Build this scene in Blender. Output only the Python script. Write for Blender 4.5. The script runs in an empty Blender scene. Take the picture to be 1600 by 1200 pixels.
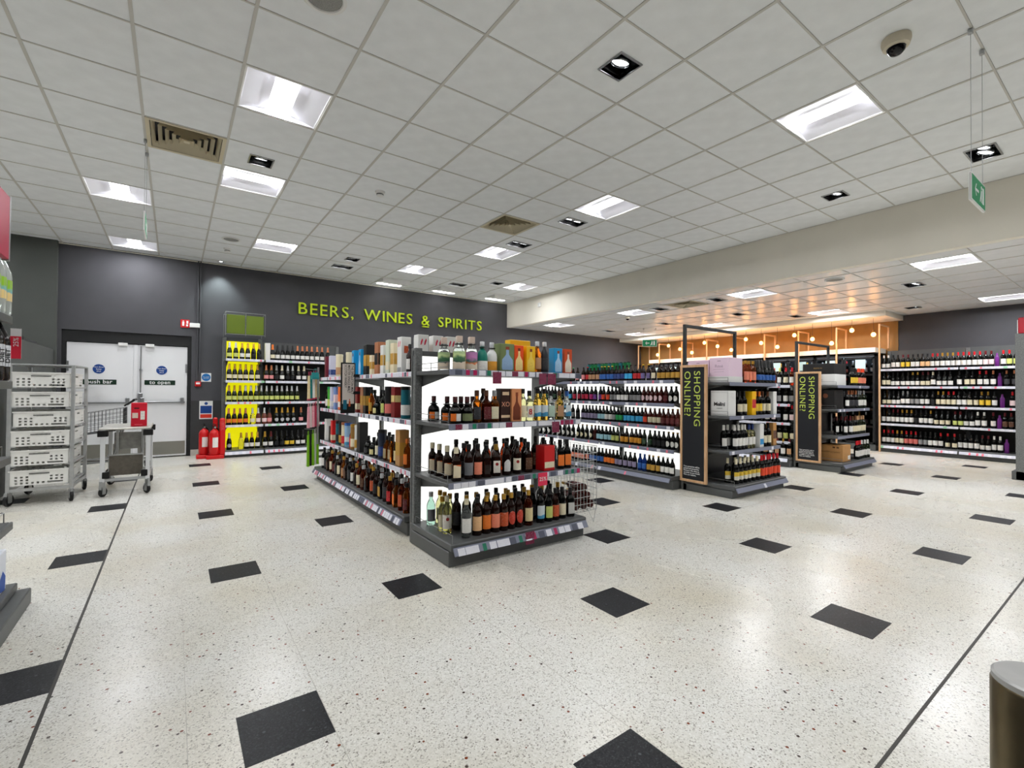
import bpy, math, random
from mathutils import Vector, Matrix
random.seed(11)
PI = math.pi
SC = bpy.context.scene
C = SC.collection

# ------------------------------------------------------------------ camera, world, exposure
EYE = 1.2                                   # lens height above the floor
def make_camera():
    yaw, pitch, roll = .622346963, .0119733165, .00732762456
    f = Vector((math.sin(yaw)*math.cos(pitch), math.cos(yaw)*math.cos(pitch), math.sin(pitch)))
    r = Vector((math.cos(yaw), -math.sin(yaw), 0)); u = r.cross(f)
    r2 = math.cos(roll)*r + math.sin(roll)*u; u2 = -math.sin(roll)*r + math.cos(roll)*u
    cd = bpy.data.cameras.new('camera'); cd.sensor_width = 36; cd.lens = 735.0/1600*36
    cd.clip_start = .02; cd.clip_end = 100
    co = bpy.data.objects.new('camera', cd); C.objects.link(co)
    m = Matrix((( r2.x, u2.x, -f.x), (r2.y, u2.y, -f.y), (r2.z, u2.z, -f.z))).to_4x4()
    m.translation = Vector((0, 0, EYE)); co.matrix_world = m
    SC.camera = co
make_camera()
wd = bpy.data.worlds.new('world'); SC.world = wd; wd.use_nodes = True
wd.node_tree.nodes['Background'].inputs[0].default_value = (0, 0, 0, 1)
SC.view_settings.view_transform = 'Standard'; SC.view_settings.look = 'None'
SC.view_settings.gamma = 1; SC.view_settings.use_curve_mapping = False
SC.view_settings.exposure = 0.0
SC.cycles.use_denoising = True; SC.cycles.denoising_prefilter = 'ACCURATE'; SC.cycles.use_adaptive_sampling = True; SC.cycles.adaptive_threshold = .1; SC.cycles.adaptive_min_samples = 12; SC.cycles.use_light_tree = True
SC.cycles.light_sampling_threshold = .01
SC.cycles.max_bounces = 6; SC.cycles.diffuse_bounces = 5; SC.cycles.glossy_bounces = 3
SC.cycles.transmission_bounces = 4; SC.cycles.transparent_max_bounces = 4
SC.cycles.caustics_reflective = False; SC.cycles.caustics_refractive = False
SC.cycles.sample_clamp_indirect = 40
PANEL_LIGHT = 22.0        # watts of each ceiling panel's lamp
BULB_LIGHT = 15.0        # filament bulbs over the coolers
PANEL_GLOW = 1.05            # glow given to the white back panels in place of under-shelf light

# ------------------------------------------------------------------ colours and materials
def lin(c):
    return tuple(((v/255)/12.92 if v/255 <= .04045 else ((v/255+.055)/1.055)**2.4) for v in c) + (1.0,)
MATS = {}
def mat(name, col=(128,128,128), rough=.5, metal=0, trans=0, emit=0, ior=1.45, spec=.5, emcol=None, coat=0):
    if name in MATS: return MATS[name]
    m = bpy.data.materials.new(name); m.use_nodes = True
    b = m.node_tree.nodes['Principled BSDF']
    b.inputs['Base Color'].default_value = lin(col); b.inputs['Roughness'].default_value = rough
    b.inputs['Metallic'].default_value = metal; b.inputs['Transmission Weight'].default_value = trans
    b.inputs['IOR'].default_value = ior; b.inputs['Specular IOR Level'].default_value = spec
    b.inputs['Coat Weight'].default_value = coat
    if emit:
        b.inputs['Emission Color'].default_value = lin(emcol or col); b.inputs['Emission Strength'].default_value = emit
    m.diffuse_color = lin(col); MATS[name] = m
    return m
def N(m, t, **kw):
    n = m.node_tree.nodes.new(t)
    for k, v in kw.items(): setattr(n, k, v)
    return n
def L(m, a, b): m.node_tree.links.new(a, b)
def bsdf(m): return m.node_tree.nodes['Principled BSDF']
def ramp(m, fac, stops):
    r = N(m, 'ShaderNodeValToRGB'); e = r.color_ramp.elements
    while len(e) < len(stops): e.new(.5)
    for el, (p, c) in zip(e, stops): el.position = p; el.color = c
    L(m, fac, r.inputs[0]); return r.outputs[0]
def mix(m, fac, a, b, mode='MIX'):
    n = N(m, 'ShaderNodeMix', data_type='RGBA', blend_type=mode)
    if hasattr(fac, 'is_linked'): L(m, fac, n.inputs[0])
    else: n.inputs[0].default_value = fac
    for s, v in ((6, a), (7, b)):
        if hasattr(v, 'is_linked'): L(m, v, n.inputs[s])
        else: n.inputs[s].default_value = v
    return n.outputs[2]
def noisy(name, col, rough, amount=.12, scale=6, metal=0, bump=0, spec=.5):
    """a plain surface with slight mottling"""
    if name in MATS: return MATS[name]
    m = mat(name, col, rough, metal, spec=spec)
    tc = N(m, 'ShaderNodeTexCoord'); n = N(m, 'ShaderNodeTexNoise'); n.inputs['Scale'].default_value = scale
    n.inputs['Detail'].default_value = 5; L(m, tc.outputs['Object'], n.inputs['Vector'])
    c = lin(col); d = tuple(v*(1-amount) for v in c[:3])+(1,); e = tuple(min(1, v*(1+amount)) for v in c[:3])+(1,)
    L(m, ramp(m, n.outputs[0], [(.3, d), (.7, e)]), bsdf(m).inputs['Base Color'])
    if bump:
        bp = N(m, 'ShaderNodeBump'); bp.inputs['Strength'].default_value = bump; bp.inputs['Distance'].default_value = .002
        n2 = N(m, 'ShaderNodeTexNoise'); n2.inputs['Scale'].default_value = 120; L(m, tc.outputs['Object'], n2.inputs['Vector'])
        L(m, n2.outputs[0], bp.inputs['Height']); L(m, bp.outputs[0], bsdf(m).inputs['Normal'])
    return m
def terrazzo(name, base, speck, rough, spec=.5):
    m = mat(name, base, rough, spec=spec)
    tc = N(m, 'ShaderNodeTexCoord')
    v = N(m, 'ShaderNodeTexVoronoi'); v.inputs['Scale'].default_value = 210; L(m, tc.outputs['Object'], v.inputs['Vector'])
    sep = N(m, 'ShaderNodeSeparateColor'); L(m, v.outputs['Color'], sep.inputs[0])
    c = lin(base); chip = ramp(m, sep.outputs[0], [(0, lin(speck[0])), (.10, lin(speck[1])), (.28, c), (.75, lin(speck[2])), (1, lin(speck[3]))])
    # sparse rust-brown and charcoal chips
    v2 = N(m, 'ShaderNodeTexVoronoi'); v2.inputs['Scale'].default_value = 27; L(m, tc.outputs['Object'], v2.inputs['Vector'])
    d2 = N(m, 'ShaderNodeMath', operation='LESS_THAN'); L(m, v2.outputs['Distance'], d2.inputs[0]); d2.inputs[1].default_value = .15
    s2 = N(m, 'ShaderNodeSeparateColor'); L(m, v2.outputs['Color'], s2.inputs[0])
    k2 = N(m, 'ShaderNodeMath', operation='LESS_THAN'); L(m, s2.outputs[1], k2.inputs[0]); k2.inputs[1].default_value = .45
    f2 = N(m, 'ShaderNodeMath', operation='MULTIPLY'); L(m, d2.outputs[0], f2.inputs[0]); L(m, k2.outputs[0], f2.inputs[1])
    cc = ramp(m, s2.outputs[2], [(0, lin(speck[4])), (.5, lin(speck[5]))])
    col = mix(m, f2.outputs[0], chip, cc)
    # broad wear stains
    n = N(m, 'ShaderNodeTexNoise'); n.inputs['Scale'].default_value = .9; n.inputs['Detail'].default_value = 3; n.inputs['Roughness'].default_value = .5
    L(m, tc.outputs['Object'], n.inputs['Vector'])
    st = ramp(m, n.outputs[0], [(.40, (1, 1, 1, 1)), (.72, lin(speck[6]))])
    col = mix(m, .8, col, st, 'MULTIPLY')
    L(m, col, bsdf(m).inputs['Base Color'])
    rr = N(m, 'ShaderNodeMapRange'); rr.inputs[3].default_value = rough-.06; rr.inputs[4].default_value = rough+.12
    L(m, n.outputs[0], rr.inputs[0]); L(m, rr.outputs[0], bsdf(m).inputs['Roughness'])
    return m
def wood(name, c1, c2):
    m = mat(name, c1, .55); tc = N(m, 'ShaderNodeTexCoord'); mp = N(m, 'ShaderNodeMapping'); mp.inputs['Scale'].default_value = (30, 30, 2.5)
    n = N(m, 'ShaderNodeTexNoise'); n.inputs['Scale'].default_value = 3; n.inputs['Detail'].default_value = 6
    L(m, tc.outputs['Object'], mp.inputs[0]); L(m, mp.outputs[0], n.inputs['Vector'])
    L(m, ramp(m, n.outputs[0], [(.35, lin(c1)), (.65, lin(c2))]), bsdf(m).inputs['Base Color']); return m
def printed(name, base, ink, scale=(40, 40, 75), lo=.60, amount=.55):
    """paper with small lines of print (brick pattern reads as words)"""
    if name in MATS: return MATS[name]
    m = mat(name, base, .55); tc = N(m, 'ShaderNodeTexCoord'); mp = N(m, 'ShaderNodeMapping'); mp.inputs['Scale'].default_value = scale
    L(m, tc.outputs['Object'], mp.inputs[0])
    w = N(m, 'ShaderNodeTexWave', wave_type='BANDS', bands_direction='Z'); w.inputs['Scale'].default_value = 1.0; L(m, mp.outputs[0], w.inputs['Vector'])
    n = N(m, 'ShaderNodeTexNoise'); n.inputs['Scale'].default_value = 1.6; L(m, mp.outputs[0], n.inputs['Vector'])
    mu = N(m, 'ShaderNodeMath', operation='MULTIPLY'); L(m, w.outputs[0], mu.inputs[0]); L(m, n.outputs[0], mu.inputs[1])
    f = N(m, 'ShaderNodeMapRange'); f.inputs[1].default_value = lo-.12; f.inputs[2].default_value = lo; f.inputs[4].default_value = amount
    f.clamp = True; L(m, mu.outputs[0], f.inputs[0])
    L(m, mix(m, f.outputs[0], lin(base), lin(ink)), bsdf(m).inputs['Base Color']); return m
def bandprint(name, stops, rough=.5):
    """printed picture: colour bands up the object's height with wavy edges; stops = (height in metres, colour)"""
    if name in MATS: return MATS[name]
    m = mat(name, stops[0][1], rough); tc = N(m, 'ShaderNodeTexCoord'); s = N(m, 'ShaderNodeSeparateXYZ'); L(m, tc.outputs['Object'], s.inputs[0])
    n = N(m, 'ShaderNodeTexNoise'); n.inputs['Scale'].default_value = 30; L(m, tc.outputs['Object'], n.inputs['Vector'])
    a = N(m, 'ShaderNodeMath', operation='MULTIPLY_ADD'); L(m, n.outputs[0], a.inputs[0]); a.inputs[1].default_value = .05; L(m, s.outputs[2], a.inputs[2])
    mr = N(m, 'ShaderNodeMapRange'); mr.inputs[1].default_value = .025; mr.inputs[2].default_value = .325; L(m, a.outputs[0], mr.inputs[0])
    L(m, ramp(m, mr.outputs[0], [(h/.3, lin(c)) for h, c in stops]), bsdf(m).inputs['Base Color']); return m

PALETTE = dict(white=(236,234,228), cream=(232,222,190), gold=(196,150,58), violet=(112,98,150), red=(200,22,34), skyblue=(64,176,226),
    navy=(36,62,128), blue=(40,96,176), tan=(196,150,110), pink=(232,150,150), darkgreen=(30,70,44), green=(30,160,84), whiteoval=(226,224,216),
    maroon=(96,20,28), pinkoval=(240,206,210), grey=(150,150,150), orangered=(236,76,40), purple=(110,44,140), magenta=(214,40,130), crimson=(206,28,70),
    paleblue=(168,214,226), lavender=(150,140,170), black=(18,18,20), amber=(230,160,50), lime=(206,214,120), creamoval=(226,216,180), salmon=(240,140,110),
    orange=(240,124,40), yellow=(240,200,60), peach=(238,190,140), pinkwhite=(240,214,214), charcoal=(52,52,56), brown=(92,54,32), redwhite=(226,120,110),
    greyoval=(176,176,178), landscape=(120,180,120), olive=(120,130,90), bluewhite=(190,214,228), floral=(238,222,190), greytext=(120,122,126),
    whitereddot=(236,230,218), archwhite=(216,216,214), redfigure=(236,228,206), rustlabel=(196,80,36), redoval=(200,60,40), goldwhite=(230,212,160),
    whitepattern=(210,210,206), teal=(22,118,112), creamlabel=(226,214,150), creamband=(226,200,130), camo=(170,150,110), yellowwhite=(232,226,208),
    orangewhite=(236,118,36), eight=(236,232,220), leafy=(190,214,196), silver=(196,198,200), copper=(196,122,84), darkred=(70,24,26), boxcap=(206,186,170),
    redleaf=(206,40,70), azure=(20,140,200), xo=(196,140,110))
INK = {'white': (70,60,60), 'black': (70,70,74), 'charcoal': (130,130,130), 'navy': (190,200,220), 'blue': (200,220,240)}
def label_mat(k):
    if k in ('black', 'charcoal', 'navy', 'blue', 'maroon', 'purple', 'crimson', 'darkgreen', 'red', 'brown', 'teal', 'azure', 'violet', 'magenta', 'redoval', 'rustlabel'):
        return printed('label_'+k, PALETTE[k], INK.get(k, (230,220,200)), lo=.62, amount=.6)
    if k == 'landscape_green': return bandprint('label_landscape_green', [(.0, (228,212,190)), (.055, (228,212,190)), (.058, (52,74,66)), (.085, (70,120,80)), (.11, (206,224,160)), (.15, (120,160,130))])
    if k == 'landscape_pink': return bandprint('label_landscape_pink', [(.0, (228,212,190)), (.045, (228,212,190)), (.048, (236,130,70)), (.068, (60,110,100)), (.09, (206,130,190)), (.15, (170,130,170))])
    if k == 'orangewhite': return bandprint('label_orangewhite', [(0, (236,118,36)), (.3, (236,118,36))])
    if k == 'yellowwhite': return bandprint('label_yellowwhite', [(0, (226,222,206)), (.085, (226,222,206)), (.088, (226,190,60)), (.3, (226,190,60))])
    if k == 'floral': return bandprint('label_floral', [(0, (196,150,70)), (.035, (238,222,190)), (.11, (238,222,190)), (.114, (232,112,48)), (.3, (200,70,40))])
    if k == 'bluewhite': return bandprint('label_bluewhite', [(0, (60,140,180)), (.06, (70,150,190)), (.064, (214,224,228)), (.3, (224,228,230))])
    return printed('label_'+k, PALETTE.get(k, (220,214,200)), INK.get(k, (90,60,50)), amount=.45)
def cap_mat(k):
    if k in ('silver', 'gold', 'copper'): return mat('cap_'+k, PALETTE[k], .35, .55)
    if k == 'boxcap': return printed('cap_boxcap', PALETTE[k], (150,60,60), scale=(90, 90, 110))
    return mat('cap_'+k, PALETTE.get(k, (30,30,30)), .4)
GLASS = dict(blackglass=(10,11,10), brownglass=(26,13,8), greenglass=(22,30,12), redbrown=(62,16,12), blueglass=(12,44,110), rosebrown=(110,60,50),
    whiteceramic=(228,228,226), teal=(14,120,104), charcoal=(36,38,42), darkrum=(30,11,6), sage=(116,130,84), orangered=(240,80,20), yellow=(246,190,16),
    azure=(10,146,204), rust=(206,74,24), darkbrown=(52,26,20), sunset=(226,150,100), red=(206,22,24), maroon=(110,22,44), lavenderbox=(206,206,226),
    cream=(232,220,186), black=(20,20,22), copperbox=(178,116,80), whitebox=(232,232,228), palegreen=(208,216,196), greenbox=(70,170,50), bluebox=(110,140,196),
    orangebox=(240,110,30), darkredbox=(128,20,22), tealbox=(14,98,112), goldbox=(150,110,50), navybox=(26,36,56), woodbox=(190,140,80), paleblue=(150,186,220),
    purple=(104,30,120), white=(232,230,226))
LIQUID = dict(clear=(236,242,240), clearyellow=(232,230,170), amberliquid=(222,120,26), redliquid=(160,52,14), goldliquid=(230,190,80), greenclear=(190,232,214), orangeliquid=(236,120,50))
def body_mat(k):
    if k in LIQUID: return mat('glass_'+k, LIQUID[k], .03, trans=.92, ior=1.36)
    return mat('glass_'+k, GLASS[k], .07 if 'glass' in k or k in ('redbrown', 'darkrum', 'rosebrown') else .42)

# ------------------------------------------------------------------ mesh helpers
class B:
    """collects faces for one mesh"""
    def __init__(s): s.v, s.f = [], []
    def add(s, vs, fs, T=None):
        o = len(s.v)
        s.v += [tuple(T @ Vector(p)) for p in vs] if T else [tuple(p) for p in vs]
        s.f += [tuple(i+o for i in f) for f in fs]; return s
    def box(s, x0, x1, y0, y1, z0, z1, T=None):
        return s.add([(x0,y0,z0),(x1,y0,z0),(x1,y1,z0),(x0,y1,z0),(x0,y0,z1),(x1,y0,z1),(x1,y1,z1),(x0,y1,z1)],
                     [(0,3,2,1),(4,5,6,7),(0,1,5,4),(1,2,6,5),(2,3,7,6),(3,0,4,7)], T)
    def bev(s, x0, x1, y0, y1, z0, z1, b=.003, T=None):
        """box with chamfered edges"""
        vs, idx = [], {}
        for i, (xx, sx) in enumerate(((x0, 1), (x1, -1))):
            for j, (yy, sy) in enumerate(((y0, 1), (y1, -1))):
                for k, (zz, sz) in enumerate(((z0, 1), (z1, -1))):
                    for a in range(3):
                        p = [xx+sx*b*(a != 0), yy+sy*b*(a != 1), zz+sz*b*(a != 2)]
                        idx[i, j, k, a] = len(vs); vs.append(p)
        q = lambda l: tuple(idx[t] for t in l)
        fs = []
        for i in (0, 1):
            f = [(i,0,0,0),(i,1,0,0),(i,1,1,0),(i,0,1,0)]; fs.append(q(f if i else f[::-1]))
            f = [(0,i,0,1),(1,i,0,1),(1,i,1,1),(0,i,1,1)]; fs.append(q(f[::-1] if i else f))
            f = [(0,0,i,2),(1,0,i,2),(1,1,i,2),(0,1,i,2)]; fs.append(q(f if i else f[::-1]))
        for i in (0, 1):
            for j in (0, 1):
                fs.append(q([(i,j,0,0),(i,j,1,0),(i,j,1,1),(i,j,0,1)])); fs.append(q([(i,0,j,0),(i,1,j,0),(i,1,j,2),(i,0,j,2)]))
                fs.append(q([(0,i,j,1),(1,i,j,1),(1,i,j,2),(0,i,j,2)]))
                for k in (0, 1): fs.append(q([(i,j,k,0),(i,j,k,1),(i,j,k,2)]))
        return s.add(vs, fs, T)
    def lathe(s, prof, n=14, sq=0, T=None, cap=True):
        """profile (r, z) turned about z; sq squares the section off"""
        vs, fs = [], []
        for r, z in prof:
            for k in range(n):
                a = 2*PI*(k+.5)/n; m = 1
                if sq: m = 1/((abs(math.cos(a))**(2+sq)+abs(math.sin(a))**(2+sq))**(1/(2+sq)))
                vs.append((r*m*math.cos(a), r*m*math.sin(a), z))
        for i in range(len(prof)-1):
            for k in range(n):
                fs.append((i*n+k, i*n+(k+1) % n, (i+1)*n+(k+1) % n, (i+1)*n+k))
        if cap: fs.append(tuple(range(n))[::-1]); fs.append(tuple((len(prof)-1)*n+k for k in range(n)))
        return s.add(vs, fs, T)
    def cyl(s, p, q, r, n=8):
        p, q = Vector(p), Vector(q); d = q-p
        T = Matrix.Translation(p) @ d.to_track_quat('Z', 'Y').to_matrix().to_4x4()
        return s.lathe([(r, 0), (r, d.length)], n, T=T)
    def path(s, pts, r, n=6):
        for a, b in zip(pts, pts[1:]): s.cyl(a, b, r, n)
        return s
    def wrap(s, r, z0, z1, half, cz=0, shape='rect', n=8, sq=0):
        """patch wrapped on a round body, facing -y"""
        def P(a, z):
            m = 1
            if sq: m = 1/((abs(math.cos(a))**(2+sq)+abs(math.sin(a))**(2+sq))**(1/(2+sq)))
            return (r*m*math.sin(a), -r*m*math.cos(a), z)
        if shape == 'oval':
            zc, hz = (z0+z1)/2, (z1-z0)/2; k = 16
            rows = [-1, -.92, -.7, -.38, 0, .38, .7, .92, 1]
            vs, fs = [], []
            for t in rows:
                w = half*math.sqrt(max(0, 1-t*t))+.01
                for j in range(5): vs.append(P(-w+2*w*j/4, zc+hz*t))
            for i in range(len(rows)-1):
                for j in range(4): fs.append((i*5+j, i*5+j+1, (i+1)*5+j+1, (i+1)*5+j))
            return s.add(vs, fs)
        vs, fs = [], []
        for i in range(n+1):
            a = -half+2*half*i/n
            top = z1 if shape != 'arch' else z0+(z1-z0)*(.7+.3*math.cos(a/half*PI/2))
            vs += [P(a, z0), P(a, top)]
        for i in range(n): fs.append((2*i, 2*i+2, 2*i+3, 2*i+1))
        return s.add(vs, fs)
    def ring(s, a, b, za, zb, T=None):
        """square ring between half-sizes a and b"""
        vs = [(x*a, y*a, za) for x, y in ((-1,-1),(1,-1),(1,1),(-1,1))]+[(x*b, y*b, zb) for x, y in ((-1,-1),(1,-1),(1,1),(-1,1))]
        return s.add(vs, [(k, (k+1) % 4, 4+(k+1) % 4, 4+k) for k in range(4)], T)
    def mesh(s, name, m=None, smooth=False):
        me = bpy.data.meshes.new(name); me.from_pydata(s.v, [], s.f); me.update()
        if smooth:
            me.polygons.foreach_set('use_smooth', [True]*len(me.polygons))
            try: me.set_sharp_from_angle(angle=math.radians(38))
            except Exception: pass
        if m: me.materials.append(m)
        return me
def place(name, me, parent=None, loc=(0,0,0), rz=0, rx=0, ry=0):
    o = bpy.data.objects.new(name, me); C.objects.link(o); o.location = loc; o.rotation_euler = (rx, ry, rz)
    if parent: o.parent = parent
    return o
def part(name, b, m, parent, loc=(0,0,0), rz=0, smooth=False, rx=0, ry=0):
    return place(name, b.mesh(name, m, smooth), parent, loc, rz, rx, ry)
def tag(o, label, cat, group=None):
    o['label'] = label; o['category'] = cat
    if group: o['group'] = group
    return o
def thing(name, label, cat, loc=(0,0,0), rz=0, group=None):
    return tag(place(name, None, None, loc, rz), label, cat, group)
def struct(name, b, m, parent=None, label=None):
    o = part(name, b, m, parent)
    if not parent: o['kind'] = 'structure'; o['label'] = label or name.replace('_', ' ')
    return o
def clone(root, loc, rz=None, label=None):
    r = root.copy(); C.objects.link(r); r.location = loc
    if rz is not None: r.rotation_euler = (0, 0, rz)
    if label: r['label'] = label
    for ch in root.children:
        c = ch.copy(); C.objects.link(c); c.parent = r
        for g in ch.children:
            d = g.copy(); C.objects.link(d); d.parent = c
    return r
TXT = {}
def text_mesh(s, size, m, extrude=.0, align='LEFT', space=1.0, bold=0, line=1.0):
    """lettering as a mesh standing in the x-z plane, reading from -y"""
    key = (s, size, m.name, extrude, align, space, bold)
    if key in TXT: return TXT[key]
    cu = bpy.data.curves.new('lettering', 'FONT'); cu.body = s; cu.size = size; cu.extrude = extrude; cu.align_x = align
    cu.space_character = space; cu.offset = bold; cu.space_line = line; cu.resolution_u = 3
    ob = bpy.data.objects.new('lettering', cu); C.objects.link(ob)
    dg = bpy.context.evaluated_depsgraph_get(); dg.update()
    me = bpy.data.meshes.new_from_object(ob.evaluated_get(dg)); bpy.data.objects.remove(ob)
    me.transform(Matrix.Rotation(PI/2, 4, 'X')); me.materials.clear(); me.materials.append(m)
    TXT[key] = me; return me
ORD = ['first','second','third','fourth','fifth','sixth','seventh','eighth','ninth','tenth','eleventh','twelfth','thirteenth','fourteenth','fifteenth',
       'sixteenth','seventeenth','eighteenth','nineteenth']
def ordinal(n):
    if n <= 19: return ORD[n-1]
    t = {2: 'twent', 3: 'thirt', 4: 'fort'}[n//10]
    return t+'ieth' if n % 10 == 0 else t+'y-'+ORD[n % 10-1]
# ------------------------------------------------------------------ shared surface materials
CEIL, LOW, BACK, RIGHT = 3.423, 2.80, 9.95, 12.3
TS, X0, Y0 = .6, -.838, 4.284              # ceiling tile size and grid origin
GREY = noisy('wall_paint_grey', (82,82,86), .6, .05, 2.5, spec=.2)
GREY2 = noisy('wall_paint_sage', (86,89,86), .6, .05, 2.5, spec=.2)
DADO = noisy('wall_paint_charcoal', (56,57,58), .6, .05, 3)
CREAM = noisy('bulkhead_paint', (242,237,224), .6, .03, 2)
TILE = noisy('ceiling_tile_white', (240,243,245), .75, .03, 9, bump=.15)
TILE2 = noisy('ceiling_tile_satin', (242,244,245), .27, .03, 9)
GRID = mat('ceiling_grid_bar', (206,204,198), .5)
VOID = mat('ceiling_void', (90,90,90), .9)
METAL = mat('steel_grey', (176,178,180), .3, .9)
DARK = noisy('shelving_grey', (88,90,90), .42, .06, 12)
DARK2 = mat('shelving_charcoal', (46,48,48), .5)
BLACK = mat('black_plastic', (14,14,15), .4)
WHITE = mat('white_plastic', (236,236,234), .45)
RAIL = mat('price_rail_grey', (128,132,150), .35)
RAILW = mat('price_rail_pale', (214,216,228), .35)
TIMBER = wood('pale_timber', (206,160,116), (224,184,142))

# ------------------------------------------------------------------ floor
fl = struct('floor', B().box(-6.5, RIGHT+.2, -5, BACK+.35, -.05, 0), terrazzo('terrazzo_pale', (226,225,217),
    [(150,146,138), (202,200,192), (232,231,225), (243,243,238), (128,60,30), (66,52,46), (232,224,206)], .24), label='polished pale terrazzo shop floor with dark inset tiles')
tm = terrazzo('terrazzo_charcoal', (34,35,38), [(18,18,20), (28,29,31), (38,39,42), (60,62,66), (22,22,24), (80,82,86), (220,220,224)], .36, .18)
tile_me = B().bev(-.1385, .1385, -.1385, .1385, -.004, .0012, .0006).mesh('dark_tile', tm)
for i in range(-5, 15):
    for j in range(-6, 8):
        if (i+j) % 2: continue
        x, y = .335+.857*i, 3.557+.859*j
        if not (-2.5 < x < 11.4 and y < 9.7): continue
        d, l = x*.583+y*.8125, x*.8125-y*.583
        if d < .9 or abs(l) > d*1.15+.3: continue
        place('dark_tile', tile_me, fl, (x, y, 0))
JOINT = mat('movement_joint', (66,64,60), .6)
for b_ in (B().box(-.384, -.372, -5, 9.9, -.003, .0015), B().box(.4, RIGHT, .543, .553, -.003, .0015)):
    part('movement_joint', b_, JOINT, fl)
FAINT = mat('tile_joint', (184,180,170), .5)
for k, x in enumerate((.05, .19, .475, 1.05, 1.332, 2.18)):
    if k in (0, 2, 4): part('tile_joint', B().box(x-.001, x+.001, .3, 3.4, -.003, .0006), FAINT, fl)
part('tile_joint', B().box(2.8, 11, 2.559, 2.563, -.003, .0006), FAINT, fl)

# ------------------------------------------------------------------ walls
wb = B()
DX0, DX1, DTOP = -1.43, .235, 2.09
wb.box(DX1, RIGHT+.2, BACK, BACK+.25, 0, CEIL+.2).box(-1.475, DX0, BACK, BACK+.25, 0, CEIL+.2).box(DX0, DX1, BACK, BACK+.25, DTOP, CEIL+.2)
w_back = struct('wall_back', wb, GREY, label='dark grey painted back wall')
struct('wall_back_panel', B().box(-6.5, -1.475, BACK-.1, BACK+.25, 0, CEIL+.2), GREY2, label='slightly proud grey wall section beside the double doors')
part('dado', B().box(DX1+.002, .70, BACK-.006, BACK, .12, .965), DADO, w_back)
struct('baseboard_back', B().box(DX1+.005, .42, BACK-.02, BACK, 0, .11), noisy('skirting', (190,186,178), .6), label='short pale skirting beside the doors')
struct('wall_back_lining', B().box(DX0-.1, DX1+.1, BACK+.25, BACK+.3, 0, DTOP+.1), DADO, label='dark void behind the double doors')
struct('wall_right', B().box(RIGHT, RIGHT+.2, -5, BACK, 0, CEIL+.2), GREY, label='dark grey wall behind the wine shelves and coolers')
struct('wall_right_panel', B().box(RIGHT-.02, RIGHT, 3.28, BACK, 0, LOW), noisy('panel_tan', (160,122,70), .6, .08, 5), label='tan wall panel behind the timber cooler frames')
struct('wall_left', B().box(-6.5, -6.3, -5, BACK, 0, CEIL+.2), GREY, label='grey side wall of the shop floor')
struct('wall_front', B().box(-6.5, RIGHT+.2, -5.2, -5, 0, CEIL+.2), GREY, label='grey wall at the front of the shop')
struct('wall_partition', B().box(-1.6, -1.5, 6.9, BACK-.1, 0, 1.76), GREY2, label='low grey partition behind the crate trolley')
struct('wall_bulkhead', B().box(6.962, 7.08, -5, BACK, LOW, CEIL+.1), CREAM, label='cream bulkhead dropping to the lower ceiling')
struct('trim_1', B().box(11.25, RIGHT, 3.2, BACK, LOW-.10, LOW), CREAM, label='cream soffit over the timber cooler frames')
struct('trim_2', B().box(-1.475, 6.962, BACK-.02, BACK, CEIL-.018, CEIL-.006), CREAM, label='white edge trim where ceiling meets the back wall')

# double doors
HEAD = mat('door_head_black', (26,27,28), .5)
struct('door_frame', B().box(DX0, DX1, BACK+.03, BACK+.14, 1.91, DTOP).box(DX1-.05, DX1, BACK+.03, BACK+.14, 0, 1.91).box(DX0, DX0+.05, BACK+.03, BACK+.14, 0, 1.91), HEAD,
       label='black frame and header of the white double doors')
DOORW = mat('door_white', (232,233,235), .4)
BLUE = mat('sign_blue', (18,66,140), .4); SGREEN = mat('sign_dark_green', (8,44,26), .4); INKW = mat('ink_white', (240,240,240), .5)
KICK = mat('kick_plate', (150,148,140), .35, .7)
y = BACK+.05
for n, x0, x1, words, wx in ((1, -1.375, -.555, 'push bar', -.98), (2, -.505, .18, 'to open', -.20)):
    d = struct('door_%d' % n, B().bev(x0, x1, y, y+.05, .02, 1.9, .004), DOORW, label='white fire door leaf reading ' + words)
    part('kick_plate', B().box(x0+.02, x1-.02, y-.004, y, .05, .27), KICK, d)
    part('push_bar', B().bev(x0+.05, x1-.03, y-.05, y-.02, .925, .955, .004), METAL, d)
    for xx in (x0+.07, x1-.07):
        part('bar_bracket', B().bev(xx-.025, xx+.025, y-.055, y, .92, 1.02, .006), METAL, d)
    part('door_closer', B().bev(x1-.2 if n == 1 else x0+.1, x1-.08 if n == 1 else x0+.22, y-.04, y, 1.87, 1.92, .005), WHITE, d)
    part('fire_door_disc', B().lathe([(.075, 0), (.075, .003)], 24), BLUE, d, (wx+.02 if n == 2 else -.99, y, 1.485), rx=PI/2)
    px = wx+.02 if n == 2 else -.99
    place('disc_writing', text_mesh('Fire door\nkeep\nshut', .034, INKW, .0004, 'CENTER'), d, (px, y-.004, 1.505))
    part('word_plate', B().box(wx-.21, wx+.21, y-.003, y, 1.235, 1.315), SGREEN, d)
    place('plate_writing', text_mesh(words, .085, INKW, .0004, 'CENTER', 1.06, .0012), d, (wx, y-.004, 1.252))
    part('hinge_leaf', B().bev(x1-.03 if n == 2 else x0, x1 if n == 2 else x0+.03, y-.012, y, 1.45, 1.6, .002), METAL, d)
struct('trim_3', B().bev(-.555, -.505, y-.012, y+.03, .02, 1.9, .004), DOORW, label='white meeting strip between the two doors')
bo = thing('door_bolt', 'long vertical steel bolt where the white doors meet', 'door bolt', (-.46, y-.02, 0))
part('rod', B().cyl((0,0,1.05), (0,0,1.88), .009), METAL, bo); part('lock_case', B().bev(-.03, .03, -.03, .02, .93, 1.1, .006), METAL, bo)
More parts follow.
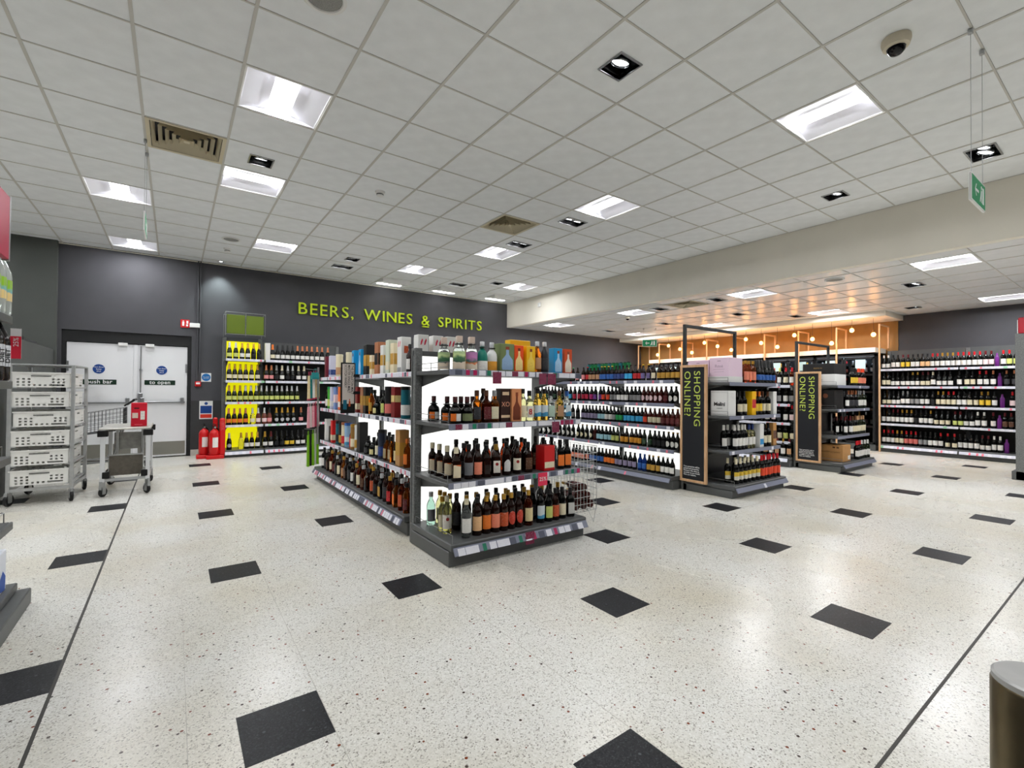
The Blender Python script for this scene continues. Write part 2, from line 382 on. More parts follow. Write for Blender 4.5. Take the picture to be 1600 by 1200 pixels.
part('knuckle', B().lathe([(.02,0),(.02,.03)], 10), METAL, bo, (0,0,1.47))

# ------------------------------------------------------------------ ceilings
LIGHTS = [(2,-1,0), (0,4,0), (2,2,1), (0,8,0), (3,6,1), (8,-5,0), (8,-1,0), (8,3,0), (7,6,0), (11,6,0),
          (2,-5,0), (2,-9,1), (8,-9,0), (-4,4,0), (-4,0,0), (-4,-4,0), (-4,-9,0), (-4,8,1), (-8,-1,0), (-8,6,0)]
VENTS = [(1,1), (7,1)]
SPOTS = [(2,1,1), (5,-4,1), (8,0,2), (8,2,2), (5,6,1), (5,7,2), (9,7,2), (10,6,1), (11,-4,1), (11,-6,2)]
cl = struct('ceiling', B().box(-6.5, 6.962, -5, BACK, CEIL+.12, CEIL+.2), VOID, label='white suspended tile ceiling over the main shop floor')
def grid_bars(xs, ys, xr, yr, z):
    b = B()
    for x in xs: b.box(x-.010, x+.010, yr[0], yr[1], z, z+.006)
    for y_ in ys: b.box(xr[0], xr[1], y_-.006, y_+.006, z+.0005, z+.0065)
    return b
part('ceiling_grid', grid_bars([X0+TS*c for c in range(-9, 14)], [Y0+TS*r for r in range(-15, 10)], (-6.4, 6.962), (-5, BACK), CEIL), GRID, cl)
tile_me = B().box(.007, TS-.007, .007, TS-.007, CEIL+.005, CEIL+.025).mesh('ceiling_tile', TILE)
def holed(hx, hy, z, m):
    b = B(); a = .007; e = TS-.007; c = TS/2
    b.box(a, e, a, c-hy, z, z+.02).box(a, e, c+hy, e, z, z+.02).box(a, c-hx, c-hy, c+hy, z, z+.02).box(c+hx, e, c-hy, c+hy, z, z+.02)
    return b.mesh('ceiling_tile', m)
hole1, hole2 = holed(.095, .095, CEIL+.005, TILE), holed(.16, .095, CEIL+.005, TILE)
skip = {(c, r) for c, r, _ in LIGHTS} | set(VENTS)
spot = {(c, r): k for c, r, k in SPOTS}
rest = B()
for c in range(-9, 13):
    for r in range(-15, 10):
        if (c, r) in skip: continue
        x, y_ = X0+TS*c, Y0+TS*r
        if -2 <= c <= 12 and -7 <= r <= 9:
            me = {0: tile_me, 1: hole1, 2: hole2}[spot.get((c, r), 0)]
            if r == 9: me = B().box(.007, TS-.007, .007, BACK-y_-.003, CEIL+.005, CEIL+.025).mesh('ceiling_tile', TILE)
            place('ceiling_tile', me, cl, (x, y_, 0))
        else: rest.box(x+.007, x+TS-.007, y_+.007, min(y_+TS-.007, BACK), CEIL+.005, CEIL+.025)
o = part('ceiling_tile_rest', rest, TILE, cl); o['kind'] = 'stuff'

LX, LY = 7.40, 1.29
LOWL = [(0,0,0), (0,4,0), (0,8,0), (0,12,0), (5,4,0), (5,8,0), (5,12,0), (6,0,0), (0,-4,0), (5,-4,0)]
LOWS = [(2,1,2), (6,2,1), (0,5,2), (0,7,2), (3,6,2), (3,9,2), (5,5,2), (5,9,1), (3,12,2)]
lo = struct('ceiling_low', B().box(7.08, RIGHT, -5, BACK, LOW+.1, LOW+.16), VOID, label='lower white tile ceiling over the wine area')
part('ceiling_grid', grid_bars([LX+TS*i for i in range(9)], [LY+TS*j for j in range(-10, 15)], (6.97, RIGHT), (-5, BACK), LOW), GRID, lo)
lt = B().box(.007, TS-.007, .007, TS-.007, LOW+.005, LOW+.025).mesh('ceiling_tile', TILE2)
h1, h2 = holed(.095, .095, LOW+.005, TILE2), holed(.16, .095, LOW+.005, TILE2)
lskip = {(i, j) for i, j, _ in LOWL} | {(0, 6)}; lspot = {(i, j): k for i, j, k in LOWS}
for i in range(-1, 9):
    for j in range(-10, 15):
        if (i, j) in lskip: continue
        x, y_ = LX+TS*i, LY+TS*j
        x0_, x1_, y1_ = max(x+.007, 7.085), min(x+TS-.007, RIGHT-.002), min(y_+TS-.007, BACK-.002)
        if x1_-x0_ < .02: continue
        if i == -1 or i == 8 or j == 14: me = B().box(x0_-x, x1_-x, .007, y1_-y_, LOW+.005, LOW+.025).mesh('ceiling_tile', TILE2)
        else: me = {0: lt, 1: h1, 2: h2}[lspot.get((i, j), 0)]
        place('ceiling_tile', me, lo, (x, y_, 0))

# recessed light panels
GLOW = mat('light_diffuser', (255,255,255), .5, emit=4, emcol=(250,251,255)); GLOW.cycles.emission_sampling = 'NONE'
def tube_lamp(w):
    a = bpy.data.lights.new('tube_lamp', 'AREA'); a.shape = 'RECTANGLE'; a.size = .165; a.size_y = .54; a.energy = w; a.color = (.965, .975, 1)
    return a
TUBE, TUBE2 = tube_lamp(PANEL_LIGHT), tube_lamp(PANEL_LIGHT*1.6)
WING = mat('light_reflector', (232,232,238), .5)
lf = B().ring(.29, .278, 0, 0).ring(.278, .278, 0, .01).mesh('frame', WHITE)
wl = B().add([(-.285,-.275,.002), (-.285,.275,.002), (-.085,.275,.05), (-.085,-.275,.05)], [(0,1,2,3)]).mesh('reflector', WING)
wr = B().add([(.285,-.275,.002), (.085,-.275,.05), (.085,.275,.05), (.285,.275,.002)], [(0,1,2,3)]).mesh('reflector', WING)
we = B().add([(-.285,-.275,.002), (-.085,-.275,.05), (.085,-.275,.05), (.285,-.275,.002)], [(0,1,2,3)]).mesh('end_cheek', WING)
wf = B().add([(-.285,.275,.002), (.285,.275,.002), (.085,.275,.05), (-.085,.275,.05)], [(0,1,2,3)]).mesh('end_cheek', WING)
db = B(); nseg = 6
for k in range(nseg+1):
    a = PI*k/nseg; db.v += [(-.085*math.cos(a), -.274, .051-.014*math.sin(a)), (-.085*math.cos(a), .274, .051-.014*math.sin(a))]
db.f = [(2*k, 2*k+1, 2*k+3, 2*k+2) for k in range(nseg)]
dm = db.mesh('diffuser', GLOW)
def ceiling_light(x, y_, z, rz, label):
    t = thing('ceiling_light', label, 'ceiling light', (x, y_, z), rz*PI/2, 'recessed square ceiling lights')
    for n, me in (('frame', lf), ('reflector', wl), ('reflector', wr), ('end_cheek', we), ('end_cheek', wf), ('diffuser', dm)): place(n, me, t)
    place('tube_lamp', TUBE if z > 3 else TUBE2, t, (0, 0, .034))
LWORDS = ['largest one, above the door side aisle', 'by the hanging edge-on sign', 'just beyond the large square vent', 'just before the double doors',
          'near the champagne header', 'beside the dome camera', 'beyond the vent over the spirits gondola', 'between two twin spotlights', 'above the green wall lettering', 'tucked beside the cream bulkhead',
          'over the entrance aisle', 'by the shop windows', 'over the checkouts', 'over the side aisle, middle', 'over the side aisle, front', 'over the side aisle, second', 'over the side aisle, rear', 'over the partition corner', 'along the side wall, front', 'along the side wall, back']
for (c, r, k), wds in zip(LIGHTS, LWORDS):
    ceiling_light(X0+TS*(c+.5), Y0+TS*(r+.5), CEIL+.004, k, 'recessed square light panel ' + wds)
LW2 = ['first along the bulkhead at the shop-window end', 'second along the bulkhead', 'third along the bulkhead', 'fourth along the bulkhead', 'first in front of the coolers', 'second in front of the coolers', 'third in front of the coolers', 'over the wine wall', 'along the bulkhead near the checkouts', 'over the wine aisle near the checkouts']
for (i, j, k), wds in zip(LOWL, LW2):
    ceiling_light(LX+TS*(i+.5), LY+TS*(j+.5), LOW+.004, k, 'low-ceiling square light panel, ' + wds)

# square spotlights
LAMP = mat('spot_lamp', (255,255,255), .3, emit=6, emcol=(250,252,255)); LAMP.cycles.emission_sampling = 'NONE'; CHROME = mat('chrome', (210,212,214), .12, 1)
def spotlight(x, y_, z, k, label):
    t = thing('spotlight', label, 'spotlight', (x, y_, z), 0, 'square recessed spotlights')
    hx, hy = (.095, .095) if k == 1 else (.16, .095)
    fr = B()
    fr.box(-hx-.012, hx+.012, -hy-.012, -hy, -.004, .012).box(-hx-.012, hx+.012, hy, hy+.012, -.004, .012).box(-hx-.012, -hx, -hy, hy, -.004, .012).box(hx, hx+.012, -hy, hy, -.004, .012)
    part('frame', fr, METAL, t)
    hb = B().box(-hx, hx, -hy, hy, 0, .09); hb.f = hb.f[1:]
    part('housing', hb, BLACK, t)
    for cx in ((0,) if k == 1 else (-.075, .075)):
        g = part('lamp_ring', B().lathe([(.066,0),(.07,.01),(.07,.04),(.055,.045)], 18, cap=False), CHROME, t, (cx, 0, .022), smooth=True, rx=.35)
        part('lamp', B().lathe([(.058,.012),(.05,.006),(.02,.003)], 18), LAMP, g, smooth=True)
SW = ['beside the large cream vent', 'alone in the foremost bare tiles', 'beside the middle light panel', 'past the second vent', 'single one above the champagne', 'twin one above the champagne', 'twin one above the word spirits', 'single one near the bulkhead end', 'close to the bulkhead edge', 'behind the green exit sign']
for (c, r, k), wds in zip(SPOTS, SW): spotlight(X0+TS*(c+.5), Y0+TS*(r+.5), CEIL, k, 'black square recessed spotlight ' + wds)
for n, (i, j, k) in enumerate(LOWS): spotlight(LX+TS*(i+.5), LY+TS*(j+.5), LOW, k, 'low-ceiling recessed spotlight, %s counting from the shop-window end' % ORD[n])

# air vents
VC = mat('vent_cream', (214,204,176), .5)
for (c, r), wds in zip(VENTS, ('beside the first big light panel', 'over the spirits gondola')):
    t = thing('ceiling_vent', 'square cream louvred air vent ' + wds, 'air vent', (X0+TS*(c+.5), Y0+TS*(r+.5), CEIL))
    part('frame', B().ring(.292, .262, -.004, -.002).ring(.292, .292, -.004, .02), VC, t)
    part('duct', B().box(-.27, .27, -.27, .27, .085, .095), BLACK, t)
    for k in range(5):
        a = .258-.05*k
        part('louvre', B().ring(a-.026, a, .045, .0).ring(a-.0285, a-.0025, .045, .0), VC, t)
    part('centre_plate', B().box(-.022, .022, -.022, .022, 0, .05), VC, t)
t = thing('ceiling_vent', 'cream air vent in the lower ceiling by the bulkhead', 'air vent', (LX+.3, LY+.6*6.5, LOW))
part('frame', B().ring(.292, .262, -.004, -.002).ring(.292, .292, -.004, .02), VC, t); part('duct', B().box(-.27, .27, -.27, .27, .085, .095), BLACK, t)
for k in range(5):
    a = .258-.05*k; part('louvre', B().ring(a-.026, a, .045, .0), VC, t)

# speakers, detectors, camera, wall washers
GRILLE = noisy('speaker_grille', (150,150,146), .6, .2, 160)
def speaker(x, y_, z, label):
    t = thing('ceiling_speaker', label, 'speaker', (x, y_, z))
    part('rim', B().lathe([(.12,0),(.125,-.008),(.105,-.012),(.1,-.006)], 28, cap=False), WHITE, t, smooth=True)
    part('grille', B().lathe([(.1,-.005),(.06,-.008),(.01,-.009)], 28), GRILLE, t, smooth=True)
cell = lambda c, r: (X0+TS*(c+.5), Y0+TS*(r+.5))
speaker(*cell(2,-3), CEIL+.004, 'round grey ceiling speaker at the top of the view'); speaker(*cell(2,6), CEIL+.004, 'small round ceiling speaker near the doors')
speaker(7.62, 2.76, LOW+.004, 'round speaker in the lower ceiling by the bulkhead')
def detector(x, y_, z, label):
    t = thing('smoke_detector', label, 'smoke detector', (x, y_, z))
    part('base', B().lathe([(.055,0),(.055,-.012),(.045,-.016)], 20), WHITE, t, smooth=True)
    part('chamber', B().lathe([(.036,-.014),(.04,-.03),(.034,-.05),(.015,-.056)], 20), WHITE, t, smooth=True)
    part('slots', B().lathe([(.0405,-.03),(.039,-.038)], 20, cap=False), DARK2, t)
detector(*cell(4,1), CEIL+.004, 'white smoke detector on the middle of the ceiling'); detector(*cell(2,7), CEIL+.004, 'white smoke detector near the double doors')
def dome(x, y_, z, label, s=1):
    t = thing('dome_camera', label, 'security camera', (x, y_, z))
    part('housing', B().lathe([(.075*s,0),(.078*s,-.02*s),(.068*s,-.055*s),(.05*s,-.062*s)], 24), mat('camera_cream', (216,206,184), .5), t, smooth=True)
    part('dome', B().lathe([(.05*s,-.06*s),(.045*s,-.082*s),(.028*s,-.1*s),(.006*s,-.106*s)], 24), mat('smoked_dome', (10,10,14), .08), t, smooth=True)
dome(*cell(7,-6), CEIL+.004, 'cream dome security camera with black bubble on ceiling'); dome(8.0, 6.85, LOW+.004, 'small black dome camera under the lower ceiling', .7)
for (x, wds) in ((3.66, 'above the word wines'), (4.95, 'above the word spirits'), (6.35, 'in the bulkhead corner')):
    t = thing('wall_washer', 'white wedge-shaped wall washer ' + wds, 'wall light', (x, 9.43, CEIL+.003))
    part('housing', B().add([(-.29,-.26,0), (.29,-.26,0), (.29,.26,0), (-.29,.26,0), (-.29,-.26,-.075), (.29,-.26,-.075)], [(0,3,2,1), (0,1,5,4), (4,5,2,3), (0,4,3), (1,2,5)]), WHITE, t)
    part('lamp_strip', B().box(-.25, .25, .1, .2, -.030, -.022), mat('washer_lamp', (255,255,255), .4, emit=12), t)
t = thing('downlight', 'tiny bright downlight at the wall above the extinguishers', 'downlight', (.635, 9.72, CEIL+.003))
part('ring', B().lathe([(.04,0),(.045,-.006),(.03,-.008)], 18, cap=False), CHROME, t); part('lens', B().lathe([(.03,-.004),(.01,-.006)], 18), LAMP, t)
ld = bpy.data.lights.new('downlight_beam', 'SPOT'); ld.energy = 60; ld.color = (.85, 1, .97); ld.spot_size = 1.5; ld.spot_blend = .8; ld.shadow_soft_size = .03
ob = place('beam', ld, t, (0, 0, -.02)); ob.rotation_euler = (.12, 0, 0)
t = thing('alarm_sensor', 'small white sensor box high on the cream bulkhead', 'sensor', (6.961, 8.6, 3.2))
part('case', B().bev(-.035, 0, -.05, .05, -.05, .05, .01), WHITE, t); part('lens', B().lathe([(.02,0),(.012,.008)], 12), mat('sensor_lens', (220,220,215), .2), t, (-.035, 0, -.01), ry=-PI/2)

# wall lettering
LIME = mat('letter_lime', (206,230,30), .45)
t = thing('wall_lettering', 'lime green raised letters reading beers, wines and spirits', 'sign', (1.956, BACK, 2.66))
x = 0.0; gap = .052; size = .225/.69
words = 'BEERS, WINES & SPIRITS'
ws = []
for ch in words:
    if ch == ' ': ws.append((ch, None, .11)); continue
    me = text_mesh(ch, size, LIME, .016, bold=.001); xs = [v.co.x for v in me.vertices]; ws.append((ch, me, max(xs)-min(xs)))
tot = sum(w for _, _, w in ws)+gap*(len(ws)-1); k = 4.215/tot
for ch, me, w in ws:
    if me:
        o = place('comma' if ch == ',' else 'ampersand' if ch == '&' else 'letter', me, t, ((x-min(v.co.x for v in me.vertices))*k, -.03, 0)); o.scale = (k, 1, 1)
        if ch == '&': part('underline', B().box(x*k+.02, (x+w)*k-.02, -.046, -.014, -.045, -.022), LIME, t)
    x += w+gap

# wall fittings by the door
RED = mat('fire_red', (206,20,24), .35)
t = thing('conduit', 'thin grey vertical conduit pipe beside the double doors', 'pipe', (.318, BACK, 0))
part('pipe', B().cyl((0,-.02,1.3), (0,-.02,CEIL), .011), GREY, t); part('pipe', B().cyl((.035,-.02,1.45), (.035,-.02,CEIL), .011), GREY, t)
t = thing('wall_sign', 'red fire extinguisher location sign on a white wall bracket', 'sign', (.17, BACK, 2.245))
part('plate', B().box(-.10, .03, -.012, -.004, -.01, .13), RED, t); part('bracket', B().bev(.03, .18, -.05, 0, .0, .075, .006), WHITE, t)
part('pictogram', B().box(-.075,-.045,-.014,-.012,.02,.09).box(-.07,-.05,-.014,-.012,.095,.11).box(-.02,.01,-.014,-.012,.015,.05).box(-.015,.012,-.014,-.012,.06,.11), INKW, t)
t = thing('call_point', 'red break-glass fire alarm call point on wall', 'fire alarm', (.335, BACK, 1.26))
part('case', B().bev(-.045, .045, -.05, 0, -.045, .045, .008), RED, t); part('window', B().box(-.03, .03, -.053, -.05, -.005, .025), INKW, t); part('lip', B().bev(-.03,.03,-.06,-.05,-.03,-.015,.003), RED, t)
t = thing('notice', 'square white notice with blue disc above the call point', 'sign', (.455, BACK, 1.30))
part('plate', B().box(-.075, .075, -.005, 0, 0, .155), WHITE, t); part('disc', B().lathe([(.066,0),(.066,.002)], 24), mat('notice_blue', (24,110,180), .4), t, (0,-.005,.078), rx=PI/2)
place('disc_writing', text_mesh('Fire alarm\ncall point', .022, INKW, .0003, 'CENTER'), t, (0, -.008, .078))
t = thing('notice', 'blue and red instruction notice over the fire extinguishers', 'sign', (.46, BACK, .64))
part('plate', B().box(-.10, .10, -.012, -.007, 0, .32), WHITE, t); part('blue_field', B().box(-.085, .085, -.014, -.012, .10, .235), BLUE, t)
part('red_field', B().box(-.085, .085, -.014, -.012, .02, .085), mat('notice_red', (222,52,30), .4), t); part('disc', B().lathe([(.026,0),(.026,.002)], 18), BLUE, t, (0,-.012,.275), rx=PI/2)
def extinguisher(x, y_, s, label):
    t = thing('fire_extinguisher', label, 'fire extinguisher', (x, y_, .065), .15)
    part('cylinder', B().lathe([(.07*s,0),(.078*s,.012),(.078*s,.36*s),(.06*s,.41*s),(.03*s,.43*s),(.022*s,.45*s)], 20), RED, t, smooth=True)
    v = part('valve', B().lathe([(.02*s,.45*s),(.02*s,.49*s)], 12).box(-.012,.012,-.05*s,.07*s,.49*s,.50*s).box(-.01,.01,-.04*s,.075*s,.515*s,.525*s), BLACK, t)
    part('gauge', B().lathe([(.016,0),(.016,.012)], 12), METAL, v, (0,-.03*s,.47*s), rx=PI/2)
    part('label', B().wrap(.0795*s, .13*s, .30*s, .55), printed('extinguisher_label', (230,228,224), (60,80,140)), t)
    part('hose', B().path([(.02,.02,.47*s),(.07*s,.05,.42*s),(.095*s,.03,.25*s),(.095*s,.0,.1*s)], .011), BLACK, t)
extinguisher(.42, 9.56, .98, 'red fire extinguisher with white label, nearer the doors'); extinguisher(.56, 9.40, .98, 'red fire extinguisher with white label, beside the tall red post')
t = thing('extinguisher_stand', 'red plastic double stand holding two fire extinguishers', 'stand', (.5, 9.5, 0))
part('tray', B().bev(-.19, .02, -.06, .16, 0, .06, .012).bev(-.06, .20, -.2, .0, .0, .06, .012), RED, t)
part('back_post', B().bev(.13, .215, -.16, -.06, .05, .68, .02), RED, t); part('back_post', B().bev(.05, .12, .10, .17, .05, .68, .02), RED, t)
part('lettering_strip', B().box(.14,.205,-.163,-.16,.48,.64), printed('stand_print', (206,20,24), (240,230,230)), t)
# ------------------------------------------------------------------ shelving
TICK = {k: mat('ticket_'+k, c, .5) for k, c in dict(magenta=(176,24,84), green=(20,120,90), pink=(236,120,140), palegreen=(150,206,166), slate=(84,88,104)).items()}
TICK['white'] = printed('ticket_white', (232,232,240), (120,120,130), scale=(70, 70, 160)); TICK['maroon'] = printed('ticket_maroon', (120,20,60), (236,190,210), scale=(70, 70, 120))
TMESH = {}
def ticket(shelf, x, y, z, col, w, h, rx):
    k = (col, w, h)
    if k not in TMESH: TMESH[k] = B().box(-w/2, w/2, -.0012, 0, -h/2, h/2).mesh('price_ticket', TICK[col])
    place('price_ticket', TMESH[k], shelf, (x, y, z), rx=rx)
WIRE = mat('wire_chrome', (150,152,152), .3, .8)
GLOWP = mat('glowing_white_panel', (255,255,255), .6, emit=PANEL_GLOW, emcol=(255,255,250))  # painted panel made to glow, standing in for under-shelf LED light
YELP = mat('glowing_yellow_panel', (236,226,20), .6, emit=.8, emcol=(240,232,10))  # yellow panel also glows by itself, with no lamp behind it
SLOT = noisy('upright_slotted', (112,114,113), .45, .35, 90)
def shelving(name, label, loc, rz, Lx, depth, levels, top, posts, panel, rail, mix_, step, base=.16, out=.075, guard=False, rear=False, panel_x=None, thick=.03, tw=.05, base_rail=None, rail_h=.042, seed=1, bays=None, dark=DARK):
    """a run of retail shelving: local x along the run, front edge at y=0 facing -y"""
    rnd = random.Random(seed)
    t = thing(name, label, 'shelving', loc, rz)
    b = B().bev(0, Lx, -out+.03, depth, 0, base-.055, .006)
    part('base_plinth', b, dark, t)
    dk = part('base_deck', B().bev(0, Lx, -out, depth, base-.05, base, .006), DARK, t)
    for x in posts:
        part('upright', B().bev(x-.03, x+.03, depth-.05, depth+.03, 0, top, .004), SLOT, t)
    px0, px1 = panel_x or (0.03, Lx-.03)
    part('back_panel', B().box(px0, px1, depth-.014, depth-.004, base, top-.04), panel, t)
    part('panel_frame', B().box(0, Lx, depth-.02, depth, top-.06, top-.02).box(0, Lx, depth-.004, depth, base, top-.05), DARK, t)
    bays = bays or [(0, Lx)]
    def fit_rail(sh, z, h, yf, tilt, m, step_, tw_):
        for (a, c) in bays:
            part('price_rail', B().bev(a+.012, c-.012, -.012, 0, -h/2, h/2, .003), m, sh, (0, yf, z), rx=tilt)
            x = a+.03+rnd.random()*.04
            while x < c-.05:
                col = rnd.choices([q for q, _ in mix_], [q for _, q in mix_])[0]
                if col: ticket(sh, x+tw_/2, yf-.0125, z, col, tw_*(.55 if col in ('magenta', 'green', 'pink') else 1), h*.86, tilt)
                x += step_*(.75+.5*rnd.random())
    fit_rail(dk, base-.05, rail_h*1.35, -out-.012, -.5, base_rail or rail, step, tw)
    for z in levels:
        sh = part('shelf', B().bev(.012, Lx-.012, 0, depth-.02, z-thick, z, .003), DARK, t)
        fit_rail(sh, z-.018, rail_h, 0, 0, rail, step, tw)
        for x in posts:
            for s in ((.03, .036), (-.036, -.03)):
                if 0 <= x+s[0] <= Lx: part('bracket', B().add([(x+s[0],.04,z-thick), (x+s[1],.04,z-thick), (x+s[1],depth-.02,z-thick-.09), (x+s[0],depth-.02,z-thick-.09), (x+s[0],depth-.02,z-thick), (x+s[1],depth-.02,z-thick), ],
                    [(0,3,4), (1,5,2), (0,1,2,3), (0,4,5,1), (3,2,5,4)]), DARK, sh)
        if guard:
            pts = [(.02,.02,z), (.02,.02,z+.055), (.02,depth-.05,z+.055), (.02,depth-.05,z)]
            part('wire_guard', B().path(pts, .0025, 5).cyl((.02,depth*.5,z), (.02,depth*.5,z+.055), .0025, 5).cyl((.02,.02,z+.02),(.02,depth-.05,z+.02),.002,5), WIRE, sh)
        if rear: part('rear_shelf', B().bev(.012, Lx-.012, depth+.03, depth*2, z-thick, z, .003), DARK, t)
    if guard:
        pts = [(.02,-out+.02,base), (.02,-out+.02,base+.055), (.02,depth-.05,base+.055), (.02,depth-.05,base)]
        part('wire_guard', B().path(pts, .0025, 5).cyl((.02,depth*.5,base), (.02,depth*.5,base+.055), .0025, 5), WIRE, dk)
    if rear: part('rear_deck', B().bev(0, Lx, depth, depth*2+out, 0, base, .006), dark, t)
    return t
MIXE = [('white', 6), ('magenta', 3), ('green', 1.2), ('slate', 1.5), ('maroon', .6)]
MIXL = [('white', 6), ('pink', 2), ('slate', 2)]
MIXB = [('pink', 3), ('white', 2), (None, 4)]
MIXW = [('white', 5), ('pink', 3), ('palegreen', .6), (None, 3)]
endu = shelving('end_display', 'grey end display of rum and tequila with white lit back', (1.51, 2.86, 0), 0, 1.25, .59, [1.335, .957, .553], 1.52, [.035, 1.215], GLOWP, RAIL, MIXE, .062, guard=True, seed=4, tw=.055, panel_x=(.07, 1.18))
# the long double-sided spirits run faces -x
longu = shelving('gondola_shelving', 'long grey spirits gondola with four shelves beside the doors aisle', (1.6, 6.62, 0), -PI/2, 3.0, .5, [1.34, .937, .512], 1.50, [.03, 1.0, 2.0, 2.97], GLOWP, RAILW, MIXL, .048, rear=True, seed=6, tw=.042, base_rail=RAIL, bays=[(0, 3.0)])
beeru = shelving('gondola_shelving', 'long beer gondola with five shelves and white lit back', (4.95, 7.24, 0), -PI/2, 3.75, .5, [1.33, 1.04, .76, .47], 1.44, [.03, 1.25, 2.5, 3.72], GLOWP, RAIL, MIXB, .15, rear=True, seed=8, tw=.05, bays=[(0, 1.25), (1.25, 2.5), (2.5, 3.75)], thick=.022)
capa = shelving('end_display', 'grey end display with pink cases beside the shopping board', (5.05, 2.87, 0), 0, 1.2, .58, [1.30, .915, .52], 1.5, [.03, 1.17], BLACK, RAIL, [('white', 1), (None, 6)], .2, base=.14, guard=True, seed=9)
capb = shelving('end_display', 'farther grey end display with black and white cases', (8.02, 2.87, 0), 0, 1.28, .58, [1.30, .94, .53], 1.5, [.03, 1.25], BLACK, RAIL, [('white', 1), (None, 6)], .2, base=.14, guard=True, seed=10)
redu = shelving('gondola_shelving', 'wine gondola side seen between the two shopping boards', (7.96, 7.24, 0), -PI/2, 3.75, .5, [1.30, 1.0, .70, .40], 1.42, [.03, 1.25, 2.5, 3.72], BLACK, RAILW, MIXB, .12, rear=True, seed=12, thick=.022)
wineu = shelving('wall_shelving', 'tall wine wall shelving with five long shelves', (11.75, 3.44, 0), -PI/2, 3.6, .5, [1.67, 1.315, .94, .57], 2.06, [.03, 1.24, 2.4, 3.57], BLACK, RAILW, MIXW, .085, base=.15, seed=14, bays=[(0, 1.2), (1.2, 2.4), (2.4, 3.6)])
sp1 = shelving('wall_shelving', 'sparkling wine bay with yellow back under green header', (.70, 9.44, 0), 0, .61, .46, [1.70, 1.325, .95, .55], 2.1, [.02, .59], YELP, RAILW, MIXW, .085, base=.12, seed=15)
sp2 = shelving('wall_shelving', 'sparkling wine bay with dark back beside the yellow bay', (1.315, 9.44, 0), 0, 1.4, .46, [1.70, 1.325, .95, .55], 2.04, [1.37], BLACK, RAILW, MIXW, .085, base=.12, seed=16)
for u_, a_, c_, z0_, z1_ in ((wineu, 0, 3.6, 1.67, 2.07), (sp2, 0, 1.4, 1.70, 2.06)):
    part('top_panel', B().box(a_, c_, .435 if u_ is sp2 else .475, .444 if u_ is sp2 else .484, z0_, z1_), DARK, u_)
# header box over the yellow bay
hd = thing('header_box', 'two olive green panels in a wire frame above yellow bay', 'display header', (.70, 9.44, 2.11))
OLIVE = mat('olive_panel', (98,118,14), .5)
for x in (.02, .315): part('green_panel', B().bev(x, x+.275, .02, .05, .03, .36, .004), OLIVE, hd)
fr = B()
for x in (.0, .305, .61):
    fr.cyl((x,0,0), (x,0,.40), .006)
    fr.cyl((x,0,.40), (x,.42,.40), .005)
fr.cyl((0,0,.40),(.61,0,.40),.006).cyl((0,0,.02),(.61,0,.02),.006).cyl((0,.42,.40),(.61,.42,.40),.005).cyl((0,.42,0),(0,.42,.4),.005).cyl((.61,.42,0),(.61,.42,.4),.005)
part('wire_frame', fr, WIRE, hd)

# ------------------------------------------------------------------ bottles, cartons and tubes
RND = {
 'b500':  ('beer_bottle', 'beer bottle', [(.031,0),(.0335,.004),(.0335,.115),(.031,.135),(.017,.165),(.0125,.185),(.0125,.207)], [(.0145,.203),(.0145,.213),(.011,.216)], (.03,.10,1.2), 0, None),
 'wine':  ('wine_bottle', 'wine bottle', [(.033,0),(.0355,.004),(.0355,.175),(.033,.192),(.020,.212),(.0145,.225),(.014,.28)], [(.0154,.215),(.0152,.284),(.01,.286)], (.045,.135,1.25), 0, None),
 'burg':  ('wine_bottle', 'wine bottle', [(.034,0),(.0365,.004),(.0365,.13),(.033,.165),(.022,.205),(.015,.235),(.014,.28)], [(.0162,.228),(.0152,.284),(.01,.286)], (.035,.11,1.25), 0, None),
 'champ': ('sparkling_wine_bottle', 'sparkling wine bottle', [(.038,0),(.041,.005),(.041,.12),(.037,.155),(.025,.19),(.0165,.225),(.015,.27)], [(.0245,.195),(.018,.225),(.0168,.283),(.012,.29)], (.04,.105,1.1), 0, None),
 'spirit':('spirit_bottle', 'spirit bottle', [(.033,0),(.035,.004),(.035,.165),(.03,.185),(.016,.205),(.014,.235)], [(.0168,.228),(.0168,.263),(.014,.266)], (.035,.135,1.15), 0, None),
 'slim':  ('spirit_bottle', 'spirit bottle', [(.031,0),(.033,.003),(.033,.15),(.024,.175),(.014,.195),(.013,.22)], [(.0172,.212),(.0172,.246),(.015,.25)], (.03,.12,1.15), 0, None),
 'square':('spirit_bottle', 'square spirit bottle', [(.03,0),(.0315,.004),(.0315,.135),(.026,.155),(.0145,.17),(.0135,.2)], [(.0172,.193),(.0172,.232),(.015,.236)], (.025,.115,.72), 5, None),
 'squat': ('spirit_bottle', 'squat spirit bottle', [(.043,0),(.045,.004),(.045,.085),(.040,.105),(.024,.12),(.0165,.13),(.0155,.16)], [(.0172,.15),(.0172,.187),(.015,.19)], (.018,.07,.95), 0, (.029,.128)),
 'gin':   ('spirit_bottle', 'wide gin bottle', [(.043,0),(.045,.004),(.045,.135),(.041,.152),(.024,.165),(.02,.195)], [(.022,.195),(.022,.24),(.020,.243)], (.008,.132,1.35), 0, (.034,.18)),
 'dome':  ('spirit_bottle', 'round-shouldered bottle', [(.039,0),(.041,.004),(.041,.105),(.038,.125),(.030,.143),(.018,.155),(.015,.185)], [(.017,.18),(.017,.212),(.015,.215)], (.006,.072,1.4), 0, (.027,.166)),
 'marker':('bottle_marker', 'bottle-shaped shelf marker', [(.026,0),(.028,.004),(.028,.16),(.022,.18),(.014,.195),(.013,.235),(.011,.24)], None, None, 6, None),
}
